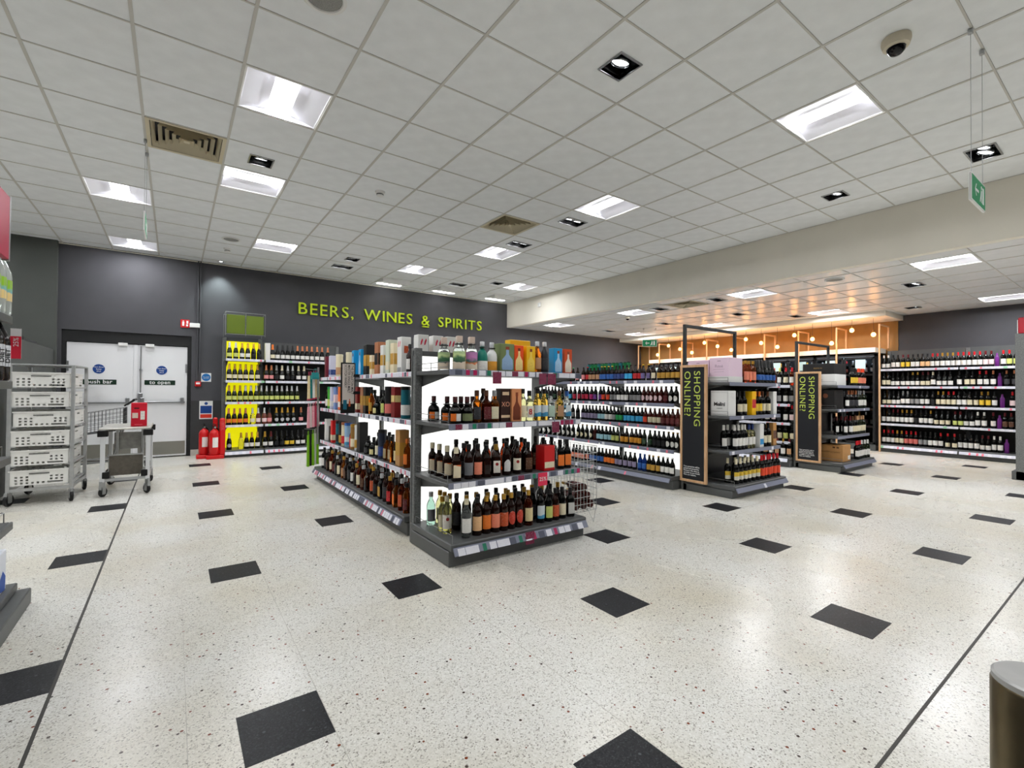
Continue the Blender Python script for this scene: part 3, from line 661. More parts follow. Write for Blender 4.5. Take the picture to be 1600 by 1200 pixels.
BOXD = dict(carton=(.088,.07,.205), carton_w=(.13,.09,.21), carton_red=(.11,.11,.2), carton_s=(.08,.08,.28), carton_t=(.092,.09,.285), carton_tall=(.096,.09,.32), carton_low=(.076,.08,.2), carton_white=(.08,.08,.31))
ARTC = dict(art_blue=(150,180,214), art_cream=(250,222,150), art_gold=(250,214,90), art_lightblue=(170,206,236), art_white=(240,226,206), art_sunset=(120,52,24))
LOOK = dict(orangewhite='orange', landscape_green='green-landscape', landscape_pink='pink-landscape', whiteoval='white-oval', pinkoval='pink-oval', creamoval='cream-oval', greyoval='grey-oval', bluewhite='blue-white',
    whitereddot='white', archwhite='white-arch', redfigure='cream', rustlabel='rust', redoval='red-oval', goldwhite='gold-white', whitepattern='white-pattern', creamlabel='cream', creamband='cream', camo='mottled', yellowwhite='yellow-topped',
    eight='white-eight', greytext='grey', pinkwhite='pale-pink', redwhite='red-white', leafy='leafy', floral='floral')
PARTS = {}
def build_item(spec):
    """meshes of one product: own body plus named parts"""
    if spec in PARTS: return PARTS[spec]
    model, glass, lab, cap = spec.split()
    kids = []
    if model in RND:
        name, noun, prof, capp, lz, sq, collar = RND[model]
        body = B().lathe(prof, 14 if not sq else 16, sq=sq).mesh(name, body_mat(glass), True)
        if capp and cap != 'none': kids.append(('cap', B().lathe(capp, 12, sq=6 if cap == 'boxcap' else 0).mesh('cap', cap_mat(cap), True), (0,0,0)))
        if collar: kids.append(('collar', B().lathe([(collar[0]*.9, collar[1]), (collar[0], collar[1]+.002), (collar[0], collar[1]+.007), (.016, collar[1]+.009)], 14).mesh('collar', BLACK), (0,0,0)))
        if lz and lab != 'none':
            r = max(p[0] for p in prof[:3])+.0006; z0, z1, hf = lz
            shape = 'oval' if 'oval' in lab else 'arch' if 'arch' in lab else 'rect'
            if lab == 'orangewhite':
                half = B(); a0 = -.95
                for s_, m_, nm in ((-1, label_mat(lab), 'label'), (1, label_mat('white'), 'label')):
                    b = B().wrap(r, z0, z1, .46); b.v = [(x*math.cos(s_*.48)-y_*math.sin(s_*.48), x*math.sin(s_*.48)+y_*math.cos(s_*.48), z) for x, y_, z in b.v]
                    kids.append((nm, b.mesh(nm, m_), (0,0,0)))
            else: kids.append(('label', B().wrap(r, z0, z1, hf if shape == 'rect' else .85, shape=shape, sq=sq).mesh('label', label_mat(lab), True), (0,0,0)))
            if lab == 'eight': kids.append(('number', text_mesh('8', .06, mat('ink_red', (206,50,40), .5), .0004, 'CENTER', 1, .001), (0, -r-.002, .05)))
            if lab in ('whitereddot', 'redfigure'): kids.append(('emblem', B().lathe([(.012,0),(.012,.001)], 14).mesh('emblem', mat('emblem_red', (150,30,26), .5)), (0, -r-.0015, (z0+z1)/2+.02, PI/2)))
        word = LOOK.get(lab, lab)
        look = (f"{word}-label " if lab != 'none' else f"{'purple' if model == 'marker' else 'unlabelled'} ") + (f"{LOOK.get(cap, cap).replace('boxcap', 'square')}-capped " if cap != 'none' else '')
    elif model == 'tube':
        name, noun = 'gift_tube', 'cylindrical gift tube'
        body = B().lathe([(.041,0),(.042,.003),(.042,.26)], 18).mesh(name, body_mat(glass), True)
        kids.append(('lid', B().lathe([(.0435,.252),(.0435,.28),(.04,.283)], 18).mesh('lid', cap_mat(cap), True), (0,0,0)))
        kids.append(('label', B().wrap(.0426, .03, .12, 2.6, n=14).mesh('label', label_mat(lab), True), (0,0,0)))
        look = f"{glass.replace('box', '')} {LOOK.get(lab, lab)}-banded "
    else:
        name, noun = 'gift_carton', 'gift carton'
        w, d, h = BOXD[model]
        if lab in ('xo', 'art_sunset'): h = .25
        body = B().bev(-w/2, w/2, -d/2, d/2, 0, h, .0025).mesh(name, body_mat(glass))
        e = .0008
        if lab.startswith('art_'):
            m_ = mat(lab, ARTC[lab], .5); s_ = h/.215*.8; f = [(w*.36, .0), (w*.40, .02*s_), (w*.38, .10*s_), (w*.2, .13*s_), (w*.11, .15*s_), (w*.1, .195*s_)]
            sil = [(r_, -d/2-e, z+.012) for r_, z in f]+[(-r_, -d/2-e, z+.012) for r_, z in f[::-1]]
            kids.append(('bottle_print', B().add(sil, [tuple(range(len(sil)))]).mesh('bottle_print', m_), (0,0,0)))
            kids.append(('stopper_print', B().box(-w*.13, w*.13, -d/2-e, -d/2, .012+.195*s_, .012+.225*s_).mesh('stopper_print', mat('print_brown', (140,60,30), .5)), (0,0,0)))
            kids.append(('print_writing', B().box(-w*.26, w*.26, -d/2-2*e, -d/2-e, .035*s_+.012, .085*s_+.012).mesh('print_writing', printed('art_writing_'+lab, ARTC[lab], (90,70,50), scale=(60,60,110))), (0,0,0)))
        elif lab == 'xo':
            kids.append(('lettering', text_mesh('XO', .05, mat('ink_copper', (214,150,120), .4), .0004, 'CENTER', 1, .0006), (0, -d/2-.001, .115)))
            kids.append(('crest', B().box(-.03,.03,-d/2-e,-d/2,.2,.225).box(-.04,.04,-d/2-e,-d/2,.03,.05).mesh('crest', mat('ink_cream', (226,196,160), .5)), (0,0,0)))
        elif lab == 'redleaf':
            m_ = mat('leaf_red', (206,36,70), .5); b = B()
            for sx in (-.02, .014): b.add([(sx-.008,-d/2-e,h*.72), (sx+.004,-d/2-e,h*.74), (sx+.016,-d/2-e,h*.86), (sx+.008,-d/2-e,h*.9), (sx-.004,-d/2-e,h*.82)], [(0,1,2,3,4)])
            kids.append(('leaf_print', b.mesh('leaf_print', m_), (0,0,0)))
            kids.append(('foot_print', B().box(-w*.4, w*.4, -d/2-e, -d/2, .01, .05).mesh('foot_print', label_mat('grey')), (0,0,0)))
            kids.append(('side_print', B().box(w/2, w/2+e, -.02, .02, h*.55, h*.75).mesh('side_print', label_mat('rustlabel')), (0,0,0)))
        elif lab != 'none':
            z0, z1 = (h*.5, h*.72) if lab == 'creamband' else (h*.12, h*.36) if lab in ('navy', 'white', 'cream', 'azure') else (h*.3, h*.66)
            kids.append(('front_print', B().box(-w*.46, w*.46, -d/2-e, -d/2, z0, z1).mesh('front_print', label_mat(lab)), (0,0,0)))
            kids.append(('side_print', B().box(w/2, w/2+e, -d*.46, d*.46, z0, z1).mesh('side_print', label_mat(lab)), (0,0,0)))
        col = glass.replace('box', '')
        look = f"{col} "
        if lab.startswith('art_'): noun = 'carton with bottle picture'
        elif lab == 'xo': noun = 'carton lettered XO'
    PARTS[spec] = (name, noun, look, body, kids); return PARTS[spec]
CATS = dict(beer_bottle='beer bottle', wine_bottle='wine bottle', sparkling_wine_bottle='wine bottle', spirit_bottle='spirit bottle', bottle_marker='shelf marker', gift_tube='gift tube', gift_carton='gift carton')
def put(spec, loc, rz, where, group):
    name, noun, look, body, kids = build_item(spec)
    o = tag(place(name, body, None, loc, rz), (look+noun+', '+where).replace('  ', ' '), CATS[name], group)
    for k in kids: place(k[0], k[1], o, k[2][:3], rx=k[2][3] if len(k[2]) > 3 else 0)
    return o
STOCK = {
 'beer1': (
  'b500 brownglass gold black', (3.51,3.579,3.648,3.717,3.786,),
  'b500 brownglass cream black', (3.865,),
  'b500 brownglass violet yellow', (3.956,4.032,),
  'b500 brownglass red black', (4.101,4.17,),
  'b500 brownglass skyblue black', (4.239,4.307,),
  'b500 brownglass navy black', (4.376,4.445,4.514,),
  'b500 brownglass blue yellow', (4.583,4.652,4.721,4.79,),
  'b500 brownglass tan green', (4.859,4.928,4.997,),
  'b500 brownglass red red', (5.066,),
  'b500 brownglass pink black', (5.152,5.291,),
  'b500 brownglass darkgreen green', (5.377,5.468,5.561,5.656,5.753,5.851,5.952,6.056,6.161,),),
 'beer2': (
  'b500 blackglass whiteoval black', (3.531,3.604,),
  'b500 redbrown maroon black', (3.687,),
  'b500 redbrown pinkoval white', (3.756,3.825,3.894,3.962,4.031,),
  'b500 blackglass grey black', (4.1,4.169,4.238,),
  'b500 blackglass white black', (4.307,4.376,4.445,),
  'b500 blackglass grey black', (4.514,4.583,),
  'b500 blackglass orangered black', (4.652,4.741,),
  'b500 blackglass purple black', (4.81,4.897,),
  'b500 blackglass magenta black', (4.988,),
  'b500 blackglass crimson black', (5.068,5.158,5.251,5.345,),
  'b500 blackglass skyblue black', (5.432,5.535,),
  'b500 blackglass darkgreen black', (5.641,5.72,5.801,5.883,5.966,6.051,6.138,6.226,),),
 'beer3': (
  'b500 redbrown maroon gold', (3.51,3.579,3.648,3.717,),
  'b500 redbrown cream white', (3.786,3.855,3.924,),
  'b500 redbrown orangered gold', (3.993,),
  'b500 blackglass skyblue black', (4.062,4.131,4.2,4.269,4.338,),
  'b500 blackglass green black', (4.407,4.476,),
  'b500 blackglass grey black', (4.545,),
  'b500 blackglass white black', (4.613,4.682,),
  'b500 blackglass paleblue black', (4.751,4.82,),
  'b500 blackglass lavender black', (4.889,4.958,5.027,5.096,5.165,),
  'b500 blackglass black black', (5.272,),
  'b500 blackglass grey black', (5.386,5.482,5.581,5.682,5.785,5.891,5.998,6.109,6.222,),),
 'beer4': (
  'b500 blackglass whiteoval gold', (3.51,3.579,3.648,),
  'b500 blackglass black black', (3.717,3.786,3.855,),
  'b500 greenglass darkgreen black', (3.924,4.014,),
  'b500 brownglass amber black', (4.087,4.159,4.232,4.307,4.383,),
  'b500 greenglass lime black', (4.475,4.552,),
  'b500 blackglass paleblue black', (4.621,4.689,4.758,4.828,),
  'b500 redbrown none brown', (4.905,),
  'b500 blackglass creamoval gold', (4.983,5.072,5.162,5.255,),
  'b500 blackglass whiteoval black', (5.368,5.474,5.583,5.694,5.808,5.924,6.044,6.166,),),
 'beer5': (
  'b500 blackglass white white', (3.536,3.606,3.675,),
  'b500 blackglass gold gold', (3.744,3.815,3.885,),
  'b500 blueglass blue blue', (3.955,4.033,),
  'b500 blackglass lavender black', (4.117,4.195,4.274,4.355,4.424,),
  'b500 brownglass orange brown', (4.493,4.562,4.631,),
  'b500 blackglass blue black', (4.7,4.769,4.838,4.907,),
  'b500 blackglass salmon black', (4.993,5.067,5.141,5.217,5.294,),
  'b500 blackglass grey black', (5.408,5.513,5.621,5.731,5.844,5.959,6.077,),),
 'wine1': (
  'wine blackglass lime red', (1.523,1.606,),
  'wine blackglass white red', (1.679,),
  'marker purple none none', (1.757,),
  'wine blackglass pinkwhite maroon', (1.829,1.902,),
  'wine blackglass white red', (1.975,2.048,2.121,2.194,2.267,),
  'wine blackglass white gold', (2.34,2.413,2.485,),
  'wine blackglass white red', (2.558,2.631,),
  'wine blackglass peach black', (2.704,2.777,),
  'wine blackglass white black', (2.85,2.923,),
  'wine blackglass yellow maroon', (3,3.081,),
  'wine blackglass white black', (3.163,3.236,),
  'burg blackglass white white', (3.319,3.393,),),
 'wine2': (
  'wine blackglass charcoal copper', (1.547,1.64,),
  'marker purple none none', (1.727,),
  'wine blackglass white copper', (1.806,),
  'wine blackglass white red', (1.896,1.978,),
  'wine blackglass cream black', (2.071,2.147,),
  'wine blackglass white black', (2.251,),
  'burg blackglass white black', (2.375,2.457,2.539,),
  'wine blackglass white cream', (2.623,),
  'burg blackglass cream maroon', (2.698,2.775,),
  'burg blackglass white gold', (2.853,2.929,),
  'burg blackglass white black', (3.003,3.082,3.167,3.242,),
  'wine blackglass cream black', (3.316,3.389,),),
 'wine3': (
  'wine blackglass pinkwhite red', (1.572,),
  'marker purple none none', (1.696,),
  'wine blackglass white black', (1.792,),
  'wine blackglass yellow gold', (1.872,1.955,),
  'wine blackglass cream black', (2.03,2.11,),
  'wine blackglass white black', (2.183,2.256,),
  'wine blackglass cream red', (2.329,2.402,),
  'wine blackglass cream gold', (2.475,2.548,),
  'wine blackglass black black', (2.624,),
  'wine blackglass white black', (2.709,2.787,),
  'wine blackglass grey black', (2.86,2.933,),
  'wine blackglass white grey', (3.007,3.08,),
  'burg blackglass white black', (3.154,3.229,),
  'burg blackglass cream black', (3.304,3.385,),),
 'wine4': (
  'wine blackglass blue white', (1.504,),
  'wine blackglass brown maroon', (1.588,1.664,),
  'marker purple none none', (1.731,),
  'wine blackglass white maroon', (1.809,),
  'wine blackglass white white', (1.923,2.006,),
  'burg blackglass white black', (2.081,2.161,),
  'burg blackglass lime maroon', (2.236,2.311,),
  'burg blackglass cream black', (2.413,2.494,2.577,),
  'wine blackglass white gold', (2.657,),
  'wine blackglass white black', (2.73,2.803,),
  'wine blackglass black black', (2.876,),
  'wine blackglass white gold', (2.949,3.022,3.095,),
  'wine blackglass white maroon', (3.168,3.241,),
  'wine blackglass white black', (3.314,3.395,),),
 'wine5': (
  'marker purple none none', (1.644,),
  'wine blackglass white white', (1.722,1.799,),
  'burg blackglass white maroon', (1.873,1.948,),
  'wine blackglass white black', (2.022,2.097,2.171,2.244,),
  'burg blackglass cream red', (2.32,2.418,),
  'wine blackglass white red', (2.517,),
  'wine blackglass white black', (2.592,2.665,),
  'wine blackglass grey black', (2.738,2.811,),
  'wine blackglass redwhite red', (2.884,2.957,3.03,),
  'wine blackglass cream gold', (3.103,3.176,),
  'wine blackglass white red', (3.249,3.322,3.395,),),
 'spark1': (
  'champ greenglass lime silver', (0.771,0.866,),
  'champ blackglass white gold', (0.963,1.051,),
  'champ blackglass black gold', (1.141,1.231,),
  'carton_white white none none', (1.364,),
  'champ blackglass cream orange', (1.447,),
  'champ blackglass white black', (1.531,1.617,1.701,1.785,),
  'champ blackglass white copper', (1.869,1.953,2.037,2.124,2.216,2.308,2.414,),),
 'spark2': (
  'champ blackglass cream gold', (0.771,0.855,0.939,1.023,1.113,1.208,),
  'champ blackglass pink copper', (1.348,1.432,),
  'champ blackglass black grey', (1.516,),
  'champ blackglass white cream', (1.609,),
  'champ blackglass black silver', (1.705,1.791,),
  'champ blackglass white cream', (1.89,1.989,),),
 'spark3': (
  'champ greenglass lime gold', (0.771,0.855,0.939,),
  'champ greenglass lime silver', (1.023,1.107,1.191,1.274,1.358,1.442,1.526,1.61,1.694,1.778,1.87,),),
 'spark4': (
  'champ blackglass orange copper', (0.771,0.856,0.942,1.03,),
  'champ clearyellow cream silver', (1.137,),
  'champ rosebrown pinkwhite silver', (1.227,1.326,),
  'champ rosebrown pink black', (1.41,),
  'champ blackglass greyoval gold', (1.523,1.618,1.714,1.81,),
  'champ blackglass pink copper', (1.942,),),
 'spark5': (
  'champ blackglass greyoval silver', (0.785,),
  'champ clearyellow none gold', (0.965,),
  'champ blackglass white gold', (1.049,1.133,1.22,1.343,),
  'champ blackglass white maroon', (1.437,),
  'champ blackglass black black', (1.532,1.618,),
  'champ blackglass yellow black', (1.705,1.792,),
  'champ blackglass white black', (1.892,1.982,),),
 'end1': (
  'gin clear landscape_green boxcap', (1.643,),
  'gin clear landscape_pink boxcap', (1.746,),
  'dome teal white silver', (1.834,),
  'dome whiteceramic amber silver', (1.922,),
  'carton_w sage art_blue none', (2.035,),
  'carton orangered art_cream none', (2.153,),
  'carton yellow art_gold none', (2.265,),
  'slim amberliquid tan silver', (2.356,),
  'slim charcoal charcoal silver', (2.427,),
  'carton azure art_lightblue none', (2.542,),
  'carton rust art_white none', (2.664,),),
 'end2': (
  'squat blackglass orangewhite darkred', ((1.615,3.276),(1.615,3.06),1.619,),
  'squat blackglass olive darkred', (1.71,),
  'square amberliquid charcoal brown', (1.794,),
  'square redliquid maroon brown', (1.87,),
  'square amberliquid cream silver', (1.946,),
  'carton darkbrown xo none', (2.031,),
  'carton sunset art_sunset none', (2.125,),
  'slim clearyellow cream black', (2.207,),
  'square clearyellow eight black', (2.28,),
  'slim goldliquid bluewhite black', (2.353,2.424,),
  'square clear leafy black', (2.5,),
  'square goldliquid tan brown', (2.591,),
  'square clear bluewhite blue', (2.673,),),
 'end3': (
  'square darkrum floral cream', ((1.615,3.293),(1.615,3.176),(1.615,3.053),1.624,),
  'slim darkrum greytext black', (1.733,),
  'slim darkrum salmon black', (1.803,),
  'square darkrum none black', (1.879,),
  'square darkrum whitereddot gold', (1.97,),
  'slim darkrum archwhite black', (2.057,),
  'slim darkrum redfigure black', (2.158,),
  'square darkrum brown black', (2.27,),
  'carton_red red cream none', (2.445,),
  'square blackglass orange black', (2.596,2.673,),),
 'end4': (
  'slim greenclear greytext silver', ((1.615,3.309),),
  'slim clearyellow cream gold', ((1.615,3.121),),
  'spirit clearyellow whitereddot cream', ((1.615,3.05),),
  'spirit clear white cream', (1.684,),
  'spirit darkrum peach black', (1.773,),
  'spirit darkrum orange gold', (1.851,),
  'spirit darkrum salmon gold', (1.923,),
  'spirit darkrum rustlabel gold', (1.995,),
  'spirit darkrum redoval gold', (2.067,),
  'spirit darkrum redoval black', (2.139,),
  'spirit redliquid goldwhite gold', (2.229,),
  'spirit blackglass bluewhite black', (2.35,),
  'slim blackglass lime black', (2.43,),
  'slim darkrum rustlabel black', (2.501,),
  'slim blackglass cream black', (2.578,),
  'square blackglass whitepattern black', (2.673,),),
 'long1': (
  'slim darkrum white black', (3.855,),
  'carton_tall whitebox redleaf none', (3.979,),
  'carton_s cream gold none', (4.163,),
  'carton_tall palegreen cream none', (4.304,),
  'carton_s whitebox gold none', (4.438,),
  'carton_tall copperbox black none', (4.565,),
  'carton_low cream gold none', (4.748,),
  'carton_tall black gold none', (4.927,),
  'carton_t azure art_lightblue none', (5.118,5.322,),
  'tube cream cream cream', (5.611,),
  'tube cream tan cream', (6.033,),
  'carton_s lavenderbox navy none', (6.311,),
  'carton_s maroon none none', (6.518,),),
 'long2': (
  'tube tealbox white black', (3.946,),
  'carton_s darkredbox creamband none', (4.141,),
  'tube black redwhite black', (4.31,),
  'slim blackglass lime black', (4.445,),
  'squat blackglass creamlabel black', (4.636,),
  'slim amberliquid gold black', (4.826,),
  'carton_s black gold none', (4.934,),
  'carton_s copperbox gold none', (5.047,),
  'carton_s darkredbox cream none', (5.185,),
  'slim whiteceramic white silver', (5.33,),
  'slim teal teal silver', (5.738,),
  'carton_s orangebox white none', (5.886,),
  'carton_s bluebox pinkwhite none', (6.068,),
  'carton_s lavenderbox white none', (6.233,),
  'tube greenbox lime green', (6.406,),
  'slim blackglass white black', (6.526,),),
 'long3': (
  'slim amberliquid orange orange', (3.882,),
  'carton_tall woodbox gold none', (3.996,),
  'slim blackglass goldwhite black', (4.142,),
  'square amberliquid camo black', (4.268,4.372,),
  'tube navybox navy black', (4.511,),
  'slim blackglass cream black', (4.608,),
  'squat blackglass creamlabel black', (4.744,),
  'squat blackglass charcoal black', (4.923,),
  'carton_tall black none none', (5.115,),
  'tube whitebox gold white', (5.257,),
  'tube goldbox cream gold', (5.384,),
  'slim redliquid red black', (5.473,),
  'tube paleblue bluewhite blue', (5.61,),
  'tube cream red copper', (5.753,),
  'tube black gold black', (5.878,),
  'tube tealbox black black', (6.007,),
  'carton_s red cream none', (6.169,),
  'carton_low black none none', (6.282,),
  'carton_s whitebox white none', (6.518,),),
 'long4': (
  'slim amberliquid maroon black', (3.727,),
  'spirit redliquid rustlabel silver', (3.84,),
  'square amberliquid orange black', (3.973,),
  'slim redliquid red gold', (4.097,),
  'spirit darkrum charcoal black', (4.217,),
  'square blackglass gold silver', (4.346,),
  'slim darkrum black black', (4.466,),
  'spirit darkrum rustlabel gold', (4.582,),
  'square darkrum charcoal black', (4.713,),
  'slim redliquid brown silver', (4.834,),
  'spirit redliquid cream black', (4.963,),
  'square darkrum black gold', (5.081,),
  'slim darkrum white black', (5.213,),
  'spirit blackglass charcoal silver', (5.324,),
  'square darkrum brown black', (5.448,),
  'slim amberliquid tan gold', (5.581,),
  'spirit darkrum cream black', (5.691,),
  'square blackglass charcoal silver', (5.816,),
  'slim darkrum maroon black', (5.948,),
  'spirit redliquid cream gold', (6.071,),
  'square darkrum brown black', (6.191,),
  'slim blackglass charcoal silver', (6.317,),
  'spirit blackglass white black', (6.436,),),
 'capA1': (
  'spirit orangeliquid salmon gold', (5.52,5.601,5.685,),
  'champ blackglass blue black', (5.803,5.894,5.987,6.081,6.179,),),
 'capA2': (
  'wine blackglass cream black', (5.406,5.504,),
  'carton_t yellow red none', (5.642,),
  'wine blackglass yellow orange', (5.772,5.851,),
  'wine blackglass cream brown', (5.947,6.044,),
  'carton_t whitebox white none', (6.172,),),
 'capA3': (
  'wine blackglass white white', (5.288,5.361,5.434,5.507,),
  'wine clearyellow white navy', (5.602,5.691,),
  'carton_t whitebox azure none', (5.823,),
  'wine blackglass cream black', (5.959,6.057,),
  'carton_t woodbox brown none', (6.172,),),
 'capA4': (
  'wine blackglass yellowwhite cream', (5.241,5.329,5.419,5.511,5.606,5.703,),
  'wine blackglass orangered red', (5.79,5.866,5.944,6.022,6.103,6.184,),),
 'capB1': (
  'wine blackglass yellow black', (8.793,8.866,8.939,),
  'wine blackglass salmon orangered', (9.021,9.094,9.168,9.244,),),
 'capB2': (
  'wine blackglass white black', (8.537,),
  'wine blackglass charcoal copper', (8.655,8.735,8.816,8.899,),
  'wine greenglass white silver', (9.026,9.135,9.244,),),
 'capB3': (
  'wine blackglass white maroon', (8.511,8.67,),
  'wine blackglass cream brown', (8.78,8.873,),
  'wine greenglass cream tan', (8.968,9.058,9.151,9.244,),),
 'capB4': (
  'wine blackglass white red', (8.79,8.868,8.946,),
  'wine greenglass white white', (9.043,9.143,9.244,),),
}
# where each shelf's front row stands: axis, fixed coordinate, deck height, facing, descending?, wording
SH = {}
for i, (z, n) in enumerate(((1.33,'top'), (1.04,'second'), (.76,'third'), (.47,'fourth'), (.16,'bottom'))): SH['beer%d' % (i+1)] = ('y', 5.03 if i < 4 else 4.96, z, -PI/2, False, f'from the shopping board on the {n} beer shelf', 'bottles on the beer gondola')
for i, (z, n) in enumerate(((1.67,'top'), (1.315,'second'), (.94,'third'), (.57,'fourth'), (.15,'bottom'))): SH['wine%d' % (i+1)] = ('y', 11.83, z, -PI/2, True, f'from the coolers on the {n} wine-wall shelf', 'bottles on the wine wall')
for i, (z, n) in enumerate(((1.70,'top'), (1.325,'second'), (.95,'third'), (.55,'fourth'), (.12,'bottom'))): SH['spark%d' % (i+1)] = ('x', 9.52, z, 0, False, f'from the extinguishers on the {n} sparkling-wine shelf', 'bottles on the sparkling wine shelves')
for i, (z, n) in enumerate(((1.335,'top'), (.957,'second'), (.553,'third'), (.16,'bottom'))): SH['end%d' % (i+1)] = ('x', 2.935 if i < 3 else 2.88, z, 0, False, f'from the near upright on the {n} rum-display shelf', 'stock on the rum end display')
for i, (z, n) in enumerate(((1.34,'top'), (.937,'second'), (.512,'third'), (.16,'bottom'))): SH['long%d' % (i+1)] = ('y', 1.665 if i < 3 else 1.60, z, -PI/2, True, f'from the gift bags on the {n} long spirits shelf', 'stock on the long spirits gondola')
for i, (z, n) in enumerate(((1.30,'top'), (.915,'second'), (.52,'third'), (.14,'bottom'))): SH['capA%d' % (i+1)] = ('x', 2.93 if i < 3 else 2.88, z, 0, False, f'from the board on the {n} pink-case display shelf', 'stock on the pink-case display')
for i, (z, n) in enumerate(((1.30,'top'), (.94,'second'), (.53,'third'), (.14,'bottom'))): SH['capB%d' % (i+1)] = ('x', 2.93 if i < 3 else 2.88, z, 0, False, f'from the board on the {n} farther display shelf', 'stock on the farther end display')
for key, runs in STOCK.items():
    ax, plane, z, rz, desc, where, grp = SH[key]
    items = [(u if isinstance(u, tuple) else (u, None), runs[i]) for i in range(0, len(runs), 2) for u in runs[i+1]]
    if not key.startswith('end'): items.sort(key=lambda q: -q[0][0] if desc else q[0][0])
    for n, ((u, dep), spec) in enumerate(items):
        j = random.uniform(-.12, .12) if spec.split()[0] in RND else random.uniform(-.03, .03)
        if key.startswith('capA') or key.startswith('capB'): j -= .35*(spec.split()[0] in RND)
        if key in ('end1', 'end2', 'end3', 'end4'): j -= .25*(spec.split()[0] in RND)
        if key.startswith('wine'): j += .2
        off = random.uniform(-.006, .012)
        loc = (u, dep or plane+off, z+.0008) if ax == 'x' else (plane+off, u, z+.0008)
        put(spec, loc, rz+j, ordinal(n+1)+' '+where, grp)
# deeper rows
def row(prefix, n, ax, plane, u0, u1, z, rz, specs, where, grp, jit=.006):
    for i in range(n):
        u = u0+(u1-u0)*i/max(1, n-1)+random.uniform(-jit, jit); d = plane+random.uniform(-.01, .01)
        put(specs[i % len(specs)], (u, d, z+.0008) if ax == 'x' else (d, u, z+.0008), rz+random.uniform(-.3, .3), f'{ordinal(i+1)} {where}', grp)
K = 'blackglass'
row('', 6, 'x', 3.05, 1.72, 2.2, .957, 0, ['squat blackglass orangewhite darkred', 'squat blackglass olive darkred', 'slim darkrum charcoal brown'], 'in the middle row of the second rum-display shelf', 'stock on the rum end display')
row('', 10, 'x', 3.035, 1.74, 2.6, .553, 0, ['slim darkrum charcoal black', 'spirit darkrum brown black', 'slim darkrum black black'], 'in the middle row of the third rum-display shelf', 'stock on the rum end display')
row('', 8, 'x', 3.14, 1.74, 2.35, .553, 0, ['spirit darkrum charcoal black', 'slim redliquid brown black'], 'in the back row of the third rum-display shelf', 'stock on the rum end display')
row('', 11, 'x', 2.985, 1.75, 2.62, .16, 0, ['spirit darkrum charcoal gold', 'spirit darkrum maroon black', 'spirit darkrum brown gold', 'slim blackglass charcoal black'], 'in the second row of the bottom rum-display shelf', 'stock on the rum end display')
row('', 11, 'x', 3.09, 1.72, 2.6, .16, 0, ['spirit darkrum charcoal black', 'spirit darkrum brown black', 'slim darkrum maroon gold'], 'in the third row of the bottom rum-display shelf', 'stock on the rum end display')
row('', 3, 'y', 1.70, 3.17, 3.32, .16, 0, ['slim clearyellow cream gold'], 'along the wire guard, bottom rum-display shelf', 'stock on the rum end display', .001)
row('', 24, 'y', 1.70, 6.46, 3.74, .16, -PI/2, ['spirit darkrum charcoal black', 'slim redliquid cream silver', 'spirit darkrum brown black', 'square darkrum tan gold', 'slim darkrum maroon silver'], 'from the gift bags, second row, bottom long spirits shelf', 'stock on the long spirits gondola')
row('', 24, 'y', 1.80, 6.42, 3.72, .16, -PI/2, ['slim darkrum charcoal silver', 'spirit redliquid brown black', 'spirit darkrum black silver'], 'from the gift bags, third row, bottom long spirits shelf', 'stock on the long spirits gondola')
row('', 9, 'y', 1.765, 4.7, 3.72, .512, -PI/2, ['slim blackglass charcoal black', 'slim darkrum brown black', 'square darkrum camo black'], 'from the gift bags, middle row, third long spirits shelf', 'stock on the long spirits gondola')
row('', 8, 'y', 1.765, 5.0, 3.75, .937, -PI/2, ['slim blackglass charcoal black', 'slim blackglass lime black'], 'from the gift bags, middle row, second long spirits shelf', 'stock on the long spirits gondola')
row('', 3, 'x', 3.03, 5.54, 5.75, 1.30, 0, ['spirit orangeliquid salmon gold'], 'rosy one in the back row, top pink-case display shelf', 'stock on the pink-case display')
row('', 4, 'x', 3.04, 5.86, 6.16, 1.30, 0, ['champ blackglass blue black'], 'in the back row, top pink-case display shelf', 'stock on the pink-case display')
row('', 5, 'x', 2.975, 5.23, 5.74, .14, -.4, ['wine blackglass yellowwhite cream'], 'in the middle row, bottom pink-case display shelf', 'stock on the pink-case display')
row('', 5, 'x', 3.02, 5.2, 5.6, .52, -.4, ['wine blackglass white white'], 'in the middle row, third pink-case display shelf', 'stock on the pink-case display')
row('', 6, 'x', 3.03, 5.5, 6.15, .915, 0, ['wine blackglass cream black'], 'in the middle row, second pink-case display shelf', 'stock on the pink-case display')
row('', 5, 'x', 3.03, 8.45, 9.2, .53, 0, ['wine blackglass white maroon'], 'in the middle row, third farther display shelf', 'stock on the farther end display')
# bottles on the gondola side between the two boards
sets = [['wine redliquid white red', 'wine blackglass cream red', 'wine blackglass white lime'], ['wine blackglass grey silver', 'wine blackglass white black'], ['wine blackglass pinkwhite red', 'wine blackglass white maroon', 'wine blackglass charcoal black'], ['wine blackglass cream black', 'wine blackglass lime black'], ['wine blackglass tan maroon', 'wine blackglass white gold']]
for (z, nm), sp in zip(((1.30,'top'), (1.0,'second'), (.70,'third'), (.40,'fourth'), (.16,'bottom')), sets):
    row('', 11, 'y', 8.04 if z > .2 else 7.97, 3.51, 4.45, z, -PI/2, sp, f'from the farther board on the {nm} red-wine shelf', 'bottles on the gondola between the boards')
